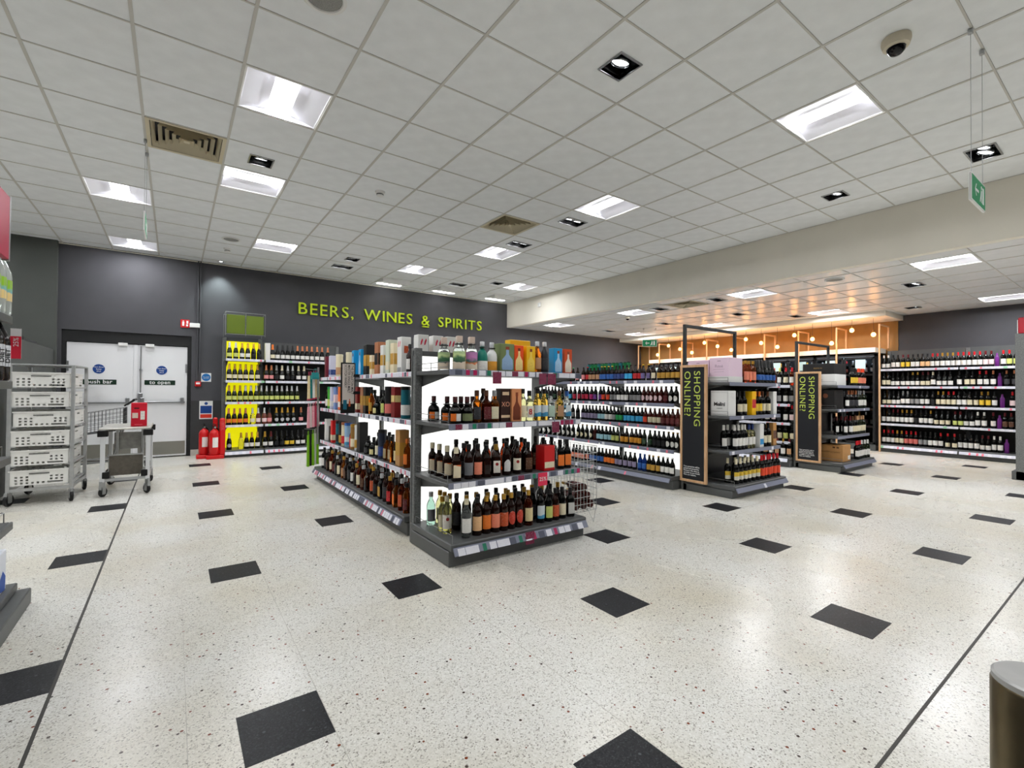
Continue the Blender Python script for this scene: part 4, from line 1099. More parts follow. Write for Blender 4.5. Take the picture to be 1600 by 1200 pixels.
# a second tier of small green-topped packs above the beer
for i in range(12):
    for k, nm in ((0, 'lower'), (1, 'upper')):
        cm_ = 'can_green' if i % 3 else 'can_teal'
        t = thing('beer_can', f'{nm} green beer can, {ordinal(i+1)} from the orange carton behind top beer bottles', 'beer can', (5.2, 5.2-.07*i, 1.3308+.138*k), -PI/2, 'cans behind the top beer bottles')
        part('can', B().lathe([(.028,0),(.032,.006),(.032,.125),(.026,.136)], 12), mat('can_dark', (22,40,34), .3, .3), t, smooth=True)
        part('wrap', B().wrap(.0326, .03, .122, 3.0, n=16), mat(cm_, (24,120,66) if i % 3 else (30,110,120), .35), t, smooth=True)

# ------------------------------------------------------------------ cartons and cases placed singly
CARD = noisy('cardboard', (190,140,84), .7, .06, 20)
def case(name, label, x0, x1, y0, y1, z, h, m, extra=None, cat='carton'):
    t = thing(name, label, cat, ((x0+x1)/2, (y0+y1)/2, z+.0008))
    w, d = (x1-x0)/2, (y1-y0)/2
    part('box', B().bev(-w, w, -d, d, 0, h, .004), m, t)
    part('lid_seam', B().box(-w*.98, w*.98, -.002, .002, h, h+.0006), mat('seam', (150,140,130), .6), t)
    if extra: extra(t, w, d, h)
    return t
PINK = mat('case_pink', (232,206,224), .55); WCASE = mat('case_white', (228,228,226), .55); BCASE = mat('case_black', (24,23,23), .5)
inkd = mat('ink_dark', (50,48,50), .6); inkp = mat('ink_mauve', (176,150,170), .6)
def side_text(s, size, m, zf, xoff=0):
    def f(t, w, d, h):
        o = place('side_writing', text_mesh(s, size, m, .0003, 'CENTER'), t, (-w-.001, xoff, h*zf), rz=-PI/2)
    return f
def pink_extra(t, w, d, h):
    part('white_foot', B().box(-w-.001, w+.001, -d-.001, d+.001, .004, h*.24), WCASE, t)
    part('faint_lines', B().box(-w-.0016, -w, -d*.6, d*.6, h*.52, h*.53).box(-w-.0016, -w, -d*.5, d*.5, h*.42, h*.43).box(-w-.0016, -w, -.02, .02, h*.85, h*.88), inkp, t)
    place('side_writing', text_mesh('Rosé', .05, inkp, .0003, 'CENTER'), t, (-w-.001, 0, h*.6), rz=-PI/2)
case('wine_case', 'pale pink wine case at the front of the display', 5.085, 5.38, 2.89, 3.125, 1.30, .285, PINK, pink_extra)
case('wine_case', 'pale pink wine case behind the shopping board top', 5.085, 5.38, 3.135, 3.41, 1.30, .265, PINK, pink_extra)
def melini(t, w, d, h):
    place('side_writing', text_mesh('Melini', .06, inkd, .0003, 'CENTER', .95, .0018), t, (-w-.001, 0, h*.40), rz=-PI/2)
    place('side_writing', text_mesh('CHIANTI', .018, inkd, .0003, 'CENTER'), t, (-w-.001, 0, h*.28), rz=-PI/2)
    b = B(); e = -w-.0012
    for a, c in ((-.9, .9),): b.box(e, -w, d*a, d*a+.003, h*.1, h*.94).box(e, -w, d*c-.003, d*c, h*.1, h*.94).box(e, -w, d*a, d*c, h*.935, h*.945).box(e, -w, d*a, d*c, h*.1, h*.11)
    part('border_print', b, mat('ink_grey', (160,160,162), .6), t)
    part('front_print', B().box(-w*.4, w*.4, -d-.001, -d, h*.66, h*.9), printed('case_print', (228,228,226), (50,50,54), scale=(50,50,60)), t)
case('wine_case', 'white wine case lettered Melini on the second shelf', 5.085, 5.24, 2.89, 3.11, .915, .29, WCASE, melini)
case('wine_case', 'black wine case stacked on the white case', 8.06, 8.47, 2.93, 3.36, 1.473, .16, BCASE, side_text('RESERVA', .03, mat('ink_gold', (150,120,70), .5), .5))
case('wine_case', 'white wine case under the black case, farther display', 8.06, 8.47, 2.91, 3.36, 1.30, .17, WCASE, side_text('Selección', .03, inkd, .45))
def rosy(t, w, d, h):
    for yy, zz, r in ((-.1,.2,.035), (.12,.24,.045), (-.02,.06,.04), (.02,.25,.03)):
        part('rose_print', B().lathe([(r,0),(r,.0008)], 14), mat('rose_print', (120,70,46), .6), t, (-w-.0005, yy, zz), ry=-PI/2)
case('wine_case', 'black wine case printed with copper roses on second shelf', 8.06, 8.38, 2.92, 3.36, .94, .29, BCASE, rosy)
def brownx(t, w, d, h):
    place('side_writing', text_mesh('MONTEPULCIANO', .032, mat('ink_brown', (90,56,26), .6), .0003, 'CENTER'), t, (-w-.001, 0, h*.52), rz=-PI/2)
    part('handling_marks', B().box(-w-.001, -w, -d*.7, -d*.5, h*.8, h*.9).box(-w-.001, -w, -d*.4, -d*.2, h*.8, h*.9), mat('ink_brown', (90,56,26), .6), t)
    part('white_sticker', B().box(w*.3, w*.9, -d-.001, -d, h*.1, h*.35), WCASE, t)
case('wine_case', 'brown cardboard wine case on the bottom shelf, farther display', 8.20, 8.50, 2.86, 3.20, .14, .25, CARD, brownx)
case('gift_carton', 'tall yellow carton behind the orange and yellow cartons', 2.15, 2.35, 3.02, 3.10, 1.335, .26, mat('glass_yellow', (246,190,16)), None)
for i, (x, y) in enumerate(((1.71, 3.72), (1.85, 3.72), (1.98, 3.72), (1.77, 3.86))):
    put('carton_tall whitebox redleaf none', (x, y, 1.3408), .0, f'{ordinal(i+1)} of four standing deep beside the near upright', 'white red-leaf cartons on the top long spirits shelf')
put('gin clear landscape_green boxcap', (1.60, 3.09, 1.3358), -.3, 'standing behind at the near upright, top rum-display shelf', 'stock on the rum end display')
put('slim clear white silver', (1.72, 3.06, 1.3358), 0, 'half hidden behind the wide gin bottles, top rum-display shelf', 'stock on the rum end display')

# wire basket clipped to the end display with lying bottles
wb_ = thing('wire_basket', 'chrome wire basket hanging on the side of rum display', 'wire basket', (2.775, 2.95, .15))
WB, DB, HB = .27, .34, .56
CH = mat('wire_white', (206,208,208), .3, .5)
def wall_grid(p0, ux, w, h, name, nx, nz):
    b = B()
    for i in range(nx+1):
        a = Vector(p0)+Vector(ux)*w*i/nx; b.cyl(a, a+Vector((0,0,h)), .0022, 5)
    for k in range(nz+1):
        a = Vector(p0)+Vector((0,0,h*k/nz)); b.cyl(a, a+Vector(ux)*w, .0022, 5)
    part(name, b, CH, wb_)
wall_grid((0,0,0), (1,0,0), WB, HB, 'front_grid', 7, 9); wall_grid((WB,0,0), (0,1,0), DB, HB, 'side_grid', 6, 9)
wall_grid((0,DB,0), (1,0,0), WB, HB, 'back_grid', 7, 9); wall_grid((0,0,0), (0,1,0), DB, HB, 'inner_grid', 6, 9)
b = B()
for i in range(7): b.cyl((WB*i/6,0,.0), (WB*i/6,DB,0), .0022, 5)
for i in range(6): b.cyl((0,DB*i/5,.0), (WB,DB*i/5,0), .0022, 5)
part('floor_grid', b, CH, wb_)
b = B().path([(WB*.55,.0,.04),(WB*.8,-.02,-.1),(WB,.0,.05)], .002, 5)
part('ticket_clip', b, CH, wb_)
for i, (x, z) in enumerate(((2.83,.215), (2.92,.215), (3.005,.218), (2.87,.292), (2.965,.293), (2.92,.368))):
    o = put('wine redbrown maroon gold', (x, 2.975, z-.02), 0, f'{ordinal(i+1)} of those lying in the wire basket', 'bottles lying in the wire basket')
    o.rotation_euler = (-PI/2, 0, random.uniform(-.03, .03))
# promotional cards on the shelf edges
def promo(x, y, z, m, w, h, label, words=None):
    t = thing('promo_card', label, 'price card', (x, y, z))
    part('card', B().box(-w/2, w/2, -.002, 0, -h/2, h/2), m, t)
    if words: place('card_writing', text_mesh(words, h*.42, INKW, .0003, 'CENTER'), t, (0, -.003, -h*.12))
PM = mat('promo_red', (226,40,80), .5); PW = TICK['maroon']
promo(1.905, 2.842, 1.285, PW, .075, .085, 'maroon promotion card hanging under the teal bottle')
promo(2.335, 2.842, 1.285, PW, .075, .085, 'maroon promotion card hanging under the black tequila bottle'); promo(2.425, 2.842, 1.285, PW, .085, .085, 'wider maroon promotion card under the blue carton')
promo(2.47, 2.842, .905, PW, .075, .085, 'maroon promotion card on the second rum-display shelf'); promo(2.34, 2.842, .505, PM, .09, .10, 'bright red card reading 25 percent on third rum-display shelf', '25%')
promo(2.15, 2.755, .105, PW, .08, .09, 'maroon promotion card on the bottom rum-display rail')
# ------------------------------------------------------------------ shopping boards and metal hoops
SLATE = mat('board_black', (24,26,32), .6); LIMEINK = mat('board_lime', (206,222,96), .5)
def board(x, y0, y1, label):
    """framed board standing against an end display, facing -x"""
    t = thing('sign_board', label, 'sign board', (x, (y0+y1)/2, .115)); w = (y1-y0)/2; H = 1.395
    part('panel', B().box(0, .018, -w+.02, w-.02, .02, H-.02), SLATE, t)
    for nm, b in (('frame_stile', B().bev(-.008, .024, -w, -w+.03, 0, H, .003)), ('frame_stile', B().bev(-.008, .024, w-.03, w, 0, H, .003)), ('frame_rail', B().bev(-.008, .024, -w+.03, w-.03, 0, .03, .003)), ('frame_rail', B().bev(-.008, .024, -w+.03, w-.03, H-.03, H, .003))):
        part(nm, b, TIMBER, t)
    # vertical words read downwards
    for words, yy, ln in (('SHOPPING', -.052, .65), ('ONLINE?', .076, .535)):
        me = text_mesh(words, .118, LIMEINK, .0008, 'LEFT', 1.08); o = place('lettering', me, t, (-.002, yy-.045, H-.075), rz=0)
        xs = [v.co.x for v in me.vertices]; k = ln/(max(xs)-min(xs))
        # local x (reading) -> down, local z (letter up) -> -y side of the board
        o.matrix_local = Matrix(((0,1,0,-.002), (0,0,-1,yy+.041), (-1,0,0,H-.07), (0,0,0,1))) @ Matrix.Diagonal((k,1,1,1))
    place('small_print', text_mesh('Your groceries will be\npicked and packed by\nPartners who shop as\ncarefully as you would.\nVisit our website.', .0235, INKW, .0006, 'LEFT', 1, .0004, 1.05), t, (-.002, .125, .175), rz=-PI/2)
board(5.015, 3.115, 3.465, 'black shopping online board in timber frame by the beer'); board(7.985, 3.075, 3.43, 'farther black shopping online board in timber frame')
def hoop(x0, x1, y, z1, label):
    t = thing('metal_hoop', label, 'display frame', (x0, y, 1.50)); L_ = x1-x0
    part('post', B().bev(-.018, .018, -.018, .018, 0, z1-1.5, .003), DARK2, t); part('post', B().bev(L_-.018, L_+.018, -.018, .018, 0, z1-1.5, .003), DARK2, t)
    part('top_bar', B().bev(-.018, L_+.018, -.018, .018, z1-1.5, z1-1.5+.035, .003), DARK2, t)
hoop(5.08, 6.22, 3.45, 1.98, 'dark metal hoop above the pink cases'); hoop(8.06, 9.26, 3.45, 1.97, 'dark metal hoop above the farther end display')

# fin sign on the long spirits gondola
t = thing('fin_sign', 'black framed fin sign for single malt whisky on gondola', 'sign', (1.40, 5.0, .94))
part('frame', B().bev(0, .15, -.006, .006, 0, .53, .004), BLACK, t); part('poster', B().box(.015, .137, -.008, -.006, .10, .515), mat('poster_pale', (208,200,192), .6), t)
part('bottle_print', B().box(.025, .062, -.009, -.008, .04, .14), mat('print_teal', (20,104,130), .5), t); part('bottle_print', B().box(.082, .1, -.009, -.008, .07, .125).box(.087,.095,-.009,-.008,.125,.15), mat('print_copper', (190,90,50), .5), t)
me = text_mesh('THE SINGLETON MALT\nMASTER SINGLE MALT\nSCOTCH WHISKY', .036, inkd, .0003, 'LEFT', 1, .0004, .95)
o = place('lettering', me, t); o.matrix_local = Matrix(((0,0,1,.105), (0,1,0,-.009), (-1,0,0,.505), (0,0,0,1))) @ Matrix.Diagonal((.82,1,1,1))
part('clip', B().bev(.13, .2, -.012, .012, .2, .23, .003), BLACK, t); part('clip', B().bev(.13, .2, -.012, .012, .38, .41, .003), BLACK, t)

# gift bags hanging at the far end of the gondola
def bag(x, y, z, w, h, m, label, m2=None):
    t = thing('gift_bag', label, 'gift bag', (x, y, z))
    part('body', B().add([(-w/2,-.03,0), (w/2,-.03,0), (w/2,.03,0), (-w/2,.03,0), (-w/2,-.008,h), (w/2,-.008,h), (w/2,.008,h), (-w/2,.008,h)], [(0,3,2,1), (0,1,5,4), (1,2,6,5), (2,3,7,6), (3,0,4,7), (4,5,6,7)]), m, t)
    part('handle', B().path([(-w*.2,0,h), (-w*.15,0,h+.05), (w*.15,0,h+.05), (w*.2,0,h)], .003, 5), m2 or m, t)
    part('hem', B().box(-w/2-.001, w/2+.001, -.031, .031, 0, .02), m2 or m, t)
BG = dict(c=printed('bag_cream', (226,206,160), (190,60,50), scale=(20,20,18)), t=mat('bag_teal', (16,130,130), .5), p=printed('bag_pink', (230,160,170), (170,30,60), scale=(18,18,14)), r=mat('bag_rose', (190,60,90), .5), g=mat('bag_green', (120,180,20), .45), k=mat('bag_black', (24,24,24), .5), w=mat('bag_white', (224,220,214), .5))
for (nm, cols, z, h, y) in (('top', 'ccwtc', 1.06, .33, 6.72), ('middle', 'prpwp', .69, .28, 6.72), ('lowest', 'gwgkg', .175, .42, 6.72)):
    words = dict(c='cream printed', w='white', t='teal', p='pink', r='rose', g='bright green', k='black')
    for i, c_ in enumerate(cols):
        bag(1.585-.03*i, y+.02*(i % 2), z-.006*i, .027, h, BG[c_], f'thin {words[c_]} gift bag, {ordinal(i+1)} from the gondola in the {nm} hanging bunch', BG['r' if nm == 'top' else c_])
bag(1.53, 6.66, 1.32, .09, .09, BG['t'], 'teal tissue bundle on top of the cream gift bags')
t = thing('clip_rack', 'thin metal hook rack carrying the gift bags', 'hook rack', (1.57, 6.66, .45))
part('strip', B().box(-.012, .012, -.004, .004, 0, 1.03), METAL, t)
for z in (.19, .55, 1.0):
    part('hook', B().cyl((0,0,z), (0,.14,z+.01), .003), METAL, t); part('hook', B().cyl((0,.1,z), (-.14,.13,z+.01), .003), METAL, t)

# ------------------------------------------------------------------ coolers, timber frames and bulbs
CBODY = mat('cooler_black', (22,22,24), .5); CSH = mat('cooler_shelf_edge', (206,190,180), .4)
GLS = mat('cooler_glass', (250,252,255), .02, trans=1, ior=1.05, spec=.3)
CYAN = mat('pale_cyan', (196,230,232), .5)
CLED = mat('cooler_led', (255,255,255), .5, emit=12, emcol=(220,236,255))
for n in range(5):
    y0 = 3.48+1.13*n
    t = thing('drinks_cooler', f'black glass-door drinks cooler, {ordinal(n+1)} from the wine wall', 'cooler', (11.66, y0, 0), 0, 'glass-door coolers along the wall')
    part('body', B().box(.56, .62, 0, 1.12, .1, 1.98).box(0, .6, 0, .03, .1, 1.98).box(0, .6, 1.09, 1.12, .1, 1.98).box(0, .6, 0, 1.12, 1.94, 1.98), CBODY, t)
    part('plinth', B().bev(-.02, .6, 0, 1.12, 0, .13, .004), DARK, t)
    part('fascia', B().bev(-.03, .6, 0, 1.125, 2.02, 2.12, .004), CREAM, t)
    part('light_strip', B().box(.03, .05, .04, 1.08, 1.90, 1.93), CLED, t)
    for z in (.14, .50, .86, 1.22, 1.58):
        s = part('shelf', B().box(.08, .56, .03, 1.09, z-.02, z), CBODY, t); part('shelf_edge', B().box(.072, .08, .03, 1.09, z-.035, z+.008), CSH, s)
    for d in (0, 1):
        yy = .01+.555*d
        dr = part('door', B().box(-.03, -.005, yy, yy+.035, .14, 1.93).box(-.03, -.005, yy+.51, yy+.545, .14, 1.93).box(-.03, -.005, yy, yy+.545, .14, .175).box(-.03, -.005, yy, yy+.545, 1.895, 1.93), CBODY, t)
        part('glass_pane', B().box(-.02, -.014, yy+.035, yy+.51, .175, 1.895), GLS, dr)
        part('handle', B().bev(-.06, -.045, yy+(.05 if d else .48), yy+(.065 if d else .495), .8, 1.3, .003), METAL, dr)
        part('door_notice', B().box(-.0235, -.0205, yy+.16, yy+.34, 1.68, 1.88), CYAN, dr)  # pale cyan rectangle high on the door glass
    if n < 3:
        sp = ['wine blackglass white black', 'wine redliquid pinkwhite silver', 'champ blackglass cream gold', 'wine greenglass white silver', 'burg blackglass redwhite red'] 
        for z, nm in ((1.58,'top'), (1.22,'second'), (.86,'third'), (.50,'fourth')):
            row('', 9, 'y', 11.80, y0+.10, y0+1.02, z, -PI/2, sp[n:]+sp[:n], f'from the wine wall, {nm} shelf inside the {ordinal(n+1)} cooler', 'bottles inside the coolers')
for k in range(9):
    y = 3.40+.762*k
    t = thing('timber_frame', f'pale timber hoop frame over coolers, {ordinal(k+1)} from the wine wall', 'timber frame', (11.60, y, 0), 0, 'timber frames over the coolers')
    part('front_post', B().bev(-.014, .014, -.014, .014, 0, 2.56, .002), TIMBER, t); part('rear_post', B().bev(.507, .535, -.014, .014, 2.121, 2.56, .002), TIMBER, t)
    part('top_bar', B().bev(-.014, .535, -.014, .014, 2.56, 2.588, .002), TIMBER, t)
BULB = mat('bulb_glow', (255,190,110), .3, emit=6, emcol=(255,190,110)); BULB.cycles.emission_sampling = 'NONE'
FIL = bpy.data.lights.new('filament', 'POINT'); FIL.energy = BULB_LIGHT; FIL.color = lin((255,168,82))[:3]; FIL.shadow_soft_size = .046; FLEX = mat('lamp_flex', (40,34,30), .6)
for k in range(15):
    y = 3.455+.373*k; z = (2.37, 2.49, 2.25)[k % 3]
    t = thing('pendant_bulb', f'warm glowing globe bulb on a flex, {ordinal(k+1)} from the wine wall', 'pendant lamp', (11.45, y, z), 0, 'warm bulbs hanging over the coolers')
    part('flex', B().cyl((0,0,.06), (0,0,LOW-.10-z), .003, 6), FLEX, t); part('lamp_holder', B().lathe([(.016,.035),(.018,.045),(.018,.075),(.008,.085)], 12), mat('brass', (150,110,50), .35, .8), t, smooth=True)
    part('globe', B().lathe([(.004,-.05),(.022,-.045),(.038,-.026),(.042,-.004),(.036,.018),(.022,.034),(.015,.04)], 16), BULB, t, smooth=True)
    place('filament', FIL, t, (0, 0, -.008))

# ------------------------------------------------------------------ hanging exit signs
EXG = mat('exit_green', (10,132,84), .45, emit=.12); EXG.cycles.emission_sampling = 'NONE'; 
def exit_sign(loc, rz, drop, w, h, label, arrow=True):
    t = thing('exit_sign', label, 'exit sign', loc, rz)
    part('panel', B().bev(-w/2, w/2, -.007, .007, 0, h, .002), WHITE, t)
    for s, r_ in ((-1, 0), (1, PI)):
        f = part('green_face', B().box(-w/2+.008, w/2-.008, -.0085, -.007, .01, h-.01), EXG, t, rz=r_)
        b = B(); q = h*.5; y_ = -.0095
        if r_ == 0:
            b.add([(-w*.30,y_,q), (-w*.22,y_,q+h*.22), (-w*.17,y_,q+h*.22), (-w*.235,y_,q+h*.05), (-w*.02,y_,q+h*.05), (-w*.02,y_,q-h*.05), (-w*.235,y_,q-h*.05), (-w*.17,y_,q-h*.22), (-w*.22,y_,q-h*.22)], [tuple(range(9))])
            part('arrow', b, INKW, f)
            b = B().box(w*.26,w*.36,y_,y_+.001,h*.2,h*.8)
            b2 = B().lathe([(h*.07,0),(h*.07,.001)], 10, T=Matrix.Translation((w*.16, y_, h*.74)) @ Matrix.Rotation(PI/2, 4, 'X')).add([(w*.10,y_,h*.42), (w*.19,y_,h*.40), (w*.21,y_,h*.64), (w*.13,y_,h*.66)], [(0,1,2,3)]).add([(w*.10,y_,h*.42), (w*.15,y_,h*.42), (w*.10,y_,h*.2), (w*.04,y_,h*.2)], [(0,1,2,3)]).add([(w*.13,y_,h*.42), (w*.19,y_,h*.40), (w*.22,y_,h*.2), (w*.17,y_,h*.2)], [(0,1,2,3)])
            part('running_figure', b2, INKW, f); part('doorway', b, INKW, f)
    for s in (-1, 1):
        part('cable', B().cyl((s*w*.42,0,h), (s*w*.42,0,drop), .0016, 5), METAL, t); part('ceiling_clip', B().bev(s*w*.42-.012, s*w*.42+.012, -.012, .012, drop-.03, drop, .003), METAL, t)
z = 2.37
exit_sign((4.075, .69, z), 0, CEIL-z, .36, .17, 'green running-man exit sign hanging before the bulkhead')
exit_sign((-.24, 5.49, 2.60), PI/2, CEIL-2.60, .36, .17, 'hanging exit sign seen edge-on before the doors')
exit_sign((9.9, 7.75, 2.33), -PI/4, LOW-2.33, .36, .18, 'small green exit sign beyond the beer gondola')

# ------------------------------------------------------------------ crate trolley
ALU = noisy('aluminium', (186,188,188), .38, .08, 14, metal=.6)
RUB = mat('rubber_black', (18,18,18), .6)
def caster(parent, x, y, zt, rz=0, r=.055):
    c = part('caster', B().bev(-.012, .012, -.03, .03, r*1.2, zt, .002).box(-.02, -.015, -.02, .03, r*.6, r*2.1).box(.015, .02, -.02, .03, r*.6, r*2.1), METAL, parent, (x, y, 0), rz)
    part('wheel', B().lathe([(r*.5,-.014),(r*.92,-.014),(r,-.008),(r,.008),(r*.92,.014),(r*.5,.014)], 20), RUB, c, (0, .012, r), ry=PI/2)
    part('hub', B().lathe([(r*.5,-.0145),(r*.5,.0145)], 14), METAL, c, (0, .012, r), ry=PI/2)
t = thing('crate_trolley', 'tall aluminium trolley racked with white plastic crates', 'trolley', (-1.085, 7.04, 0), -.04)
TX, TY = .235, .33
for sx in (-1, 1):
    for sy in (-1, 1):
        part('post', B().bev(sx*TX-.015, sx*TX+.015, sy*TY-.015, sy*TY+.015, .13, 1.41, .002), ALU, t)
        caster(t, sx*TX, sy*TY, .14, .3*sx, .06)
    for z in (.2, .4, .595, .79, .99, 1.19): part('runner', B().box(sx*TX-(.0 if sx < 0 else .05), sx*TX+(.05 if sx < 0 else 0), -TY, TY, z-.014, z-.002), ALU, t)
    part('side_rail', B().bev(sx*TX-.012, sx*TX+.012, -TY, TY, .14, .17, .002), ALU, t)
part('top_plate', B().bev(-TX-.015, TX+.015, -TY-.015, TY+.015, 1.41, 1.425, .003), ALU, t); part('base_frame', B().bev(-TX, TX, -TY-.012, -TY+.02, .14, .17, .002).bev(-TX, TX, TY-.02, TY+.012, .14, .17, .002), ALU, t)
CRW = mat('crate_white', (234,234,230), .45)
def crate_mesh():
    b = B(); w, d, h = .218, .315, .15
    xs = [-w+2*w*i/22 for i in range(23)]; zs = [0, .012, .03, .042, .06, .072, .09, .106, .122, .15]
    def hole(i, k, n): 
        if k in (1, 3, 5) and (i in (2, 4, 6) or n-1-i in (2, 4, 6)): return True
        if k == 1 and i % 2 == 0 and 2 <= i <= n-3: return True
        return k == 7 and abs(i-(n-1)/2) <= 3
    def wall(P, n):
        o = len(b.v)
        for z in zs:
            for i in range(n+1): b.v.append(P(i/n, z))
        for k in range(len(zs)-1):
            for i in range(n):
                if not hole(i, k, n): b.f.append((o+k*(n+1)+i, o+k*(n+1)+i+1, o+(k+1)*(n+1)+i+1, o+(k+1)*(n+1)+i))
    wall(lambda t_, z: (-w+2*w*t_, -d-.02*z, z), 22); wall(lambda t_, z: (w-2*w*t_, d+.02*z, z), 22)
    wall(lambda t_, z: (w, -d+2*d*t_, z), 30); wall(lambda t_, z: (-w, d-2*d*t_, z), 30)
    b.add([(-w,-d,.002), (w,-d,.002), (w,d,.002), (-w,d,.002)], [(0,1,2,3)])
    return b.mesh('shell', CRW)
cm = crate_mesh(); rimm = B().box(-.223,.223,-.328,-.318,.138,.152).box(-.223,.223,.318,.328,.138,.152).box(-.223,-.213,-.32,.32,.138,.152).box(.213,.223,-.32,.32,.138,.152).mesh('rim', CRW)
hm = B().box(-.075,.075,-.322,-.316,.108,.12).mesh('handle_slot', mat('slot_grey', (120,120,118), .6))
for i, z in enumerate((.2, .4, .595, .79, .99, 1.19)):
    c = thing('plastic_crate', f"white perforated plastic crate, {['lowest', 'second from bottom', 'third from bottom', 'fourth from bottom', 'fifth from bottom', 'topmost'][i]} on the trolley", 'crate', (-1.088+random.uniform(-.012,.012), 7.035+random.uniform(-.02,.0), z), -.04+random.uniform(-.015,.015), 'white crates on the aluminium trolley')
    s = place('shell', cm, c); md = s.modifiers.new('thickness', 'SOLIDIFY'); md.thickness = .004
    place('rim', rimm, c); place('handle_slot', hm, c)

# table trolley with the red box
t = thing('table_trolley', 'low aluminium wheeled table with scuffed panels', 'trolley', (-.43, 7.15, 0))
TX, TY, TZ = .195, .40, .745
part('table_top', B().bev(-TX-.035, TX+.025, -TY-.02, TY+.02, TZ-.02, TZ, .004), noisy('scuffed_aluminium', (196,194,186), .4, .2, 25, metal=.5), t)
LEGW = mat('leg_bright', (222,224,226), .3, .3)
for sx in (-1, 1):
    for sy in (-1, 1):
        part('leg', B().bev(sx*TX-.02, sx*TX+.02, sy*TY-.02, sy*TY+.02, .16, TZ-.02, .003), LEGW, t); caster(t, sx*TX, sy*TY, .17, .5*sx, .052)
        part('corner_block', B().bev(sx*TX-.045, sx*TX+.045, sy*TY-.03, sy*TY+.03, TZ-.09, TZ-.022, .004), BLACK, t); part('corner_block', B().bev(sx*(TX-.03)-.03, sx*(TX-.03)+.03, sy*TY-.028, sy*TY+.028, .2, .27, .004), BLACK, t)
    part('side_rail', B().bev(sx*TX-.014, sx*TX+.014, -TY, TY, .16, .19, .003), ALU, t)
part('cross_rail', B().bev(-TX, TX, -TY-.012, -TY+.016, .165, .195, .003), ALU, t); part('cross_rail', B().bev(-TX, TX, TY-.016, TY+.012, .165, .195, .003), ALU, t)
part('upper_panel', B().box(-TX+.04, TX-.05, TY-.1, TY-.092, .44, TZ-.1), noisy('panel_grey', (160,160,156), .5, .2, 20), t)
part('lower_panel', B().box(-TX+.045, TX-.05, -TY+.1, -TY+.108, .21, .43), noisy('panel_brown', (96,90,80), .6, .2, 30), t)
part('panel_bar', B().bev(-TX+.03, TX-.04, -TY+.09, -TY+.112, .43, .445, .002), ALU, t)
part('inner_post', B().bev(-TX+.06, -TX+.085, TY-.14, TY-.115, .2, TZ-.03, .002), ALU, t); part('inner_post', B().bev(TX-.09, TX-.065, TY-.14, TY-.115, .2, TZ-.03, .002), ALU, t)
rb = thing('wine_box', 'red boxed wine standing on the table trolley', 'carton', (-.33, 6.98, TZ+.001), .05)
part('box', B().bev(-.073, .073, -.06, .06, 0, .27, .003), mat('box_red', (206,14,44), .45), rb)
part('label', B().box(-.062, -.01, -.0612, -.06, .095, .155), printed('box_label', (226,206,190), (60,40,40), scale=(60,60,70)), rb); part('barcode', B().box(.012, .052, -.0612, -.06, .075, .175), printed('barcode', (230,226,220), (30,30,30), scale=(200,60,10)), rb)
part('carry_slot', B().box(-.045, .0, -.0612, -.06, .2, .215), mat('slot_dark', (60,6,14), .6), rb); part('foot_writing', B().box(-.04, .03, -.0612, -.06, .018, .023), mat('print_pale_red', (236,120,130), .6), rb)

# shopping cart behind
t = thing('shopping_cart', 'chrome wire shopping cart behind the crate trolley', 'shopping cart', (-.97, 8.5, 0), 0)
b = B(); 
def cp(u, v, w_):   # basket frame: u along x, v across y, w up
    x = -.42+.84*u; nar = .18+.07*u; return (x, (2*v-1)*nar, (.62-.12*(1-u))+(.27+.02*u)*w_)
for side in (0, 1):
    for k in range(23): b.cyl(cp(k/22, side, 0), cp(k/22, side, 1), .0022, 5)
    for k in range(6): b.cyl(cp(0, side, k/5), cp(1, side, k/5), .0028 if k in (0, 5) else .0022, 5)
for k in range(8): b.cyl(cp(0, k/7, 0), cp(0, k/7, 1), .0022, 5); b.cyl(cp(1, k/7, 0), cp(1, k/7, 1), .0022, 5); b.cyl(cp(0, k/7, 0), cp(1, k/7, 0), .0022, 5)
for k in range(6): b.cyl(cp(0, 0, k/5), cp(0, 1, k/5), .0022, 5); b.cyl(cp(1, 0, k/5), cp(1, 1, k/5), .0022, 5)
part('basket', b, mat('cart_wire', (104,106,108), .3, .9), t)
part('chassis', B().path([(.40,-.22,.66), (.30,-.22,.2), (-.40,-.18,.16)], .012).path([(.40,.22,.66), (.30,.22,.2), (-.40,.18,.16)], .012).cyl((.3,-.22,.2), (.3,.22,.2), .01).cyl((-.4,-.18,.16), (-.4,.18,.16), .01), WIRE, t)
part('handle_arm', B().path([(.42,-.25,.94), (.52,-.25,1.02)], .01).path([(.42,.25,.94), (.52,.25,1.02)], .01), BLACK, t); part('handle', B().cyl((.52,-.26,1.02), (.52,.26,1.02), .016, 10), BLACK, t)
part('child_seat_flap', B().box(.405, .412, -.2, .2, .68, .9), mat('flap_grey', (60,60,62), .5), t)
for x, y in ((.3,-.22), (.3,.22), (-.38,-.18), (-.38,.18)): caster(t, x, y, .17, PI/2)

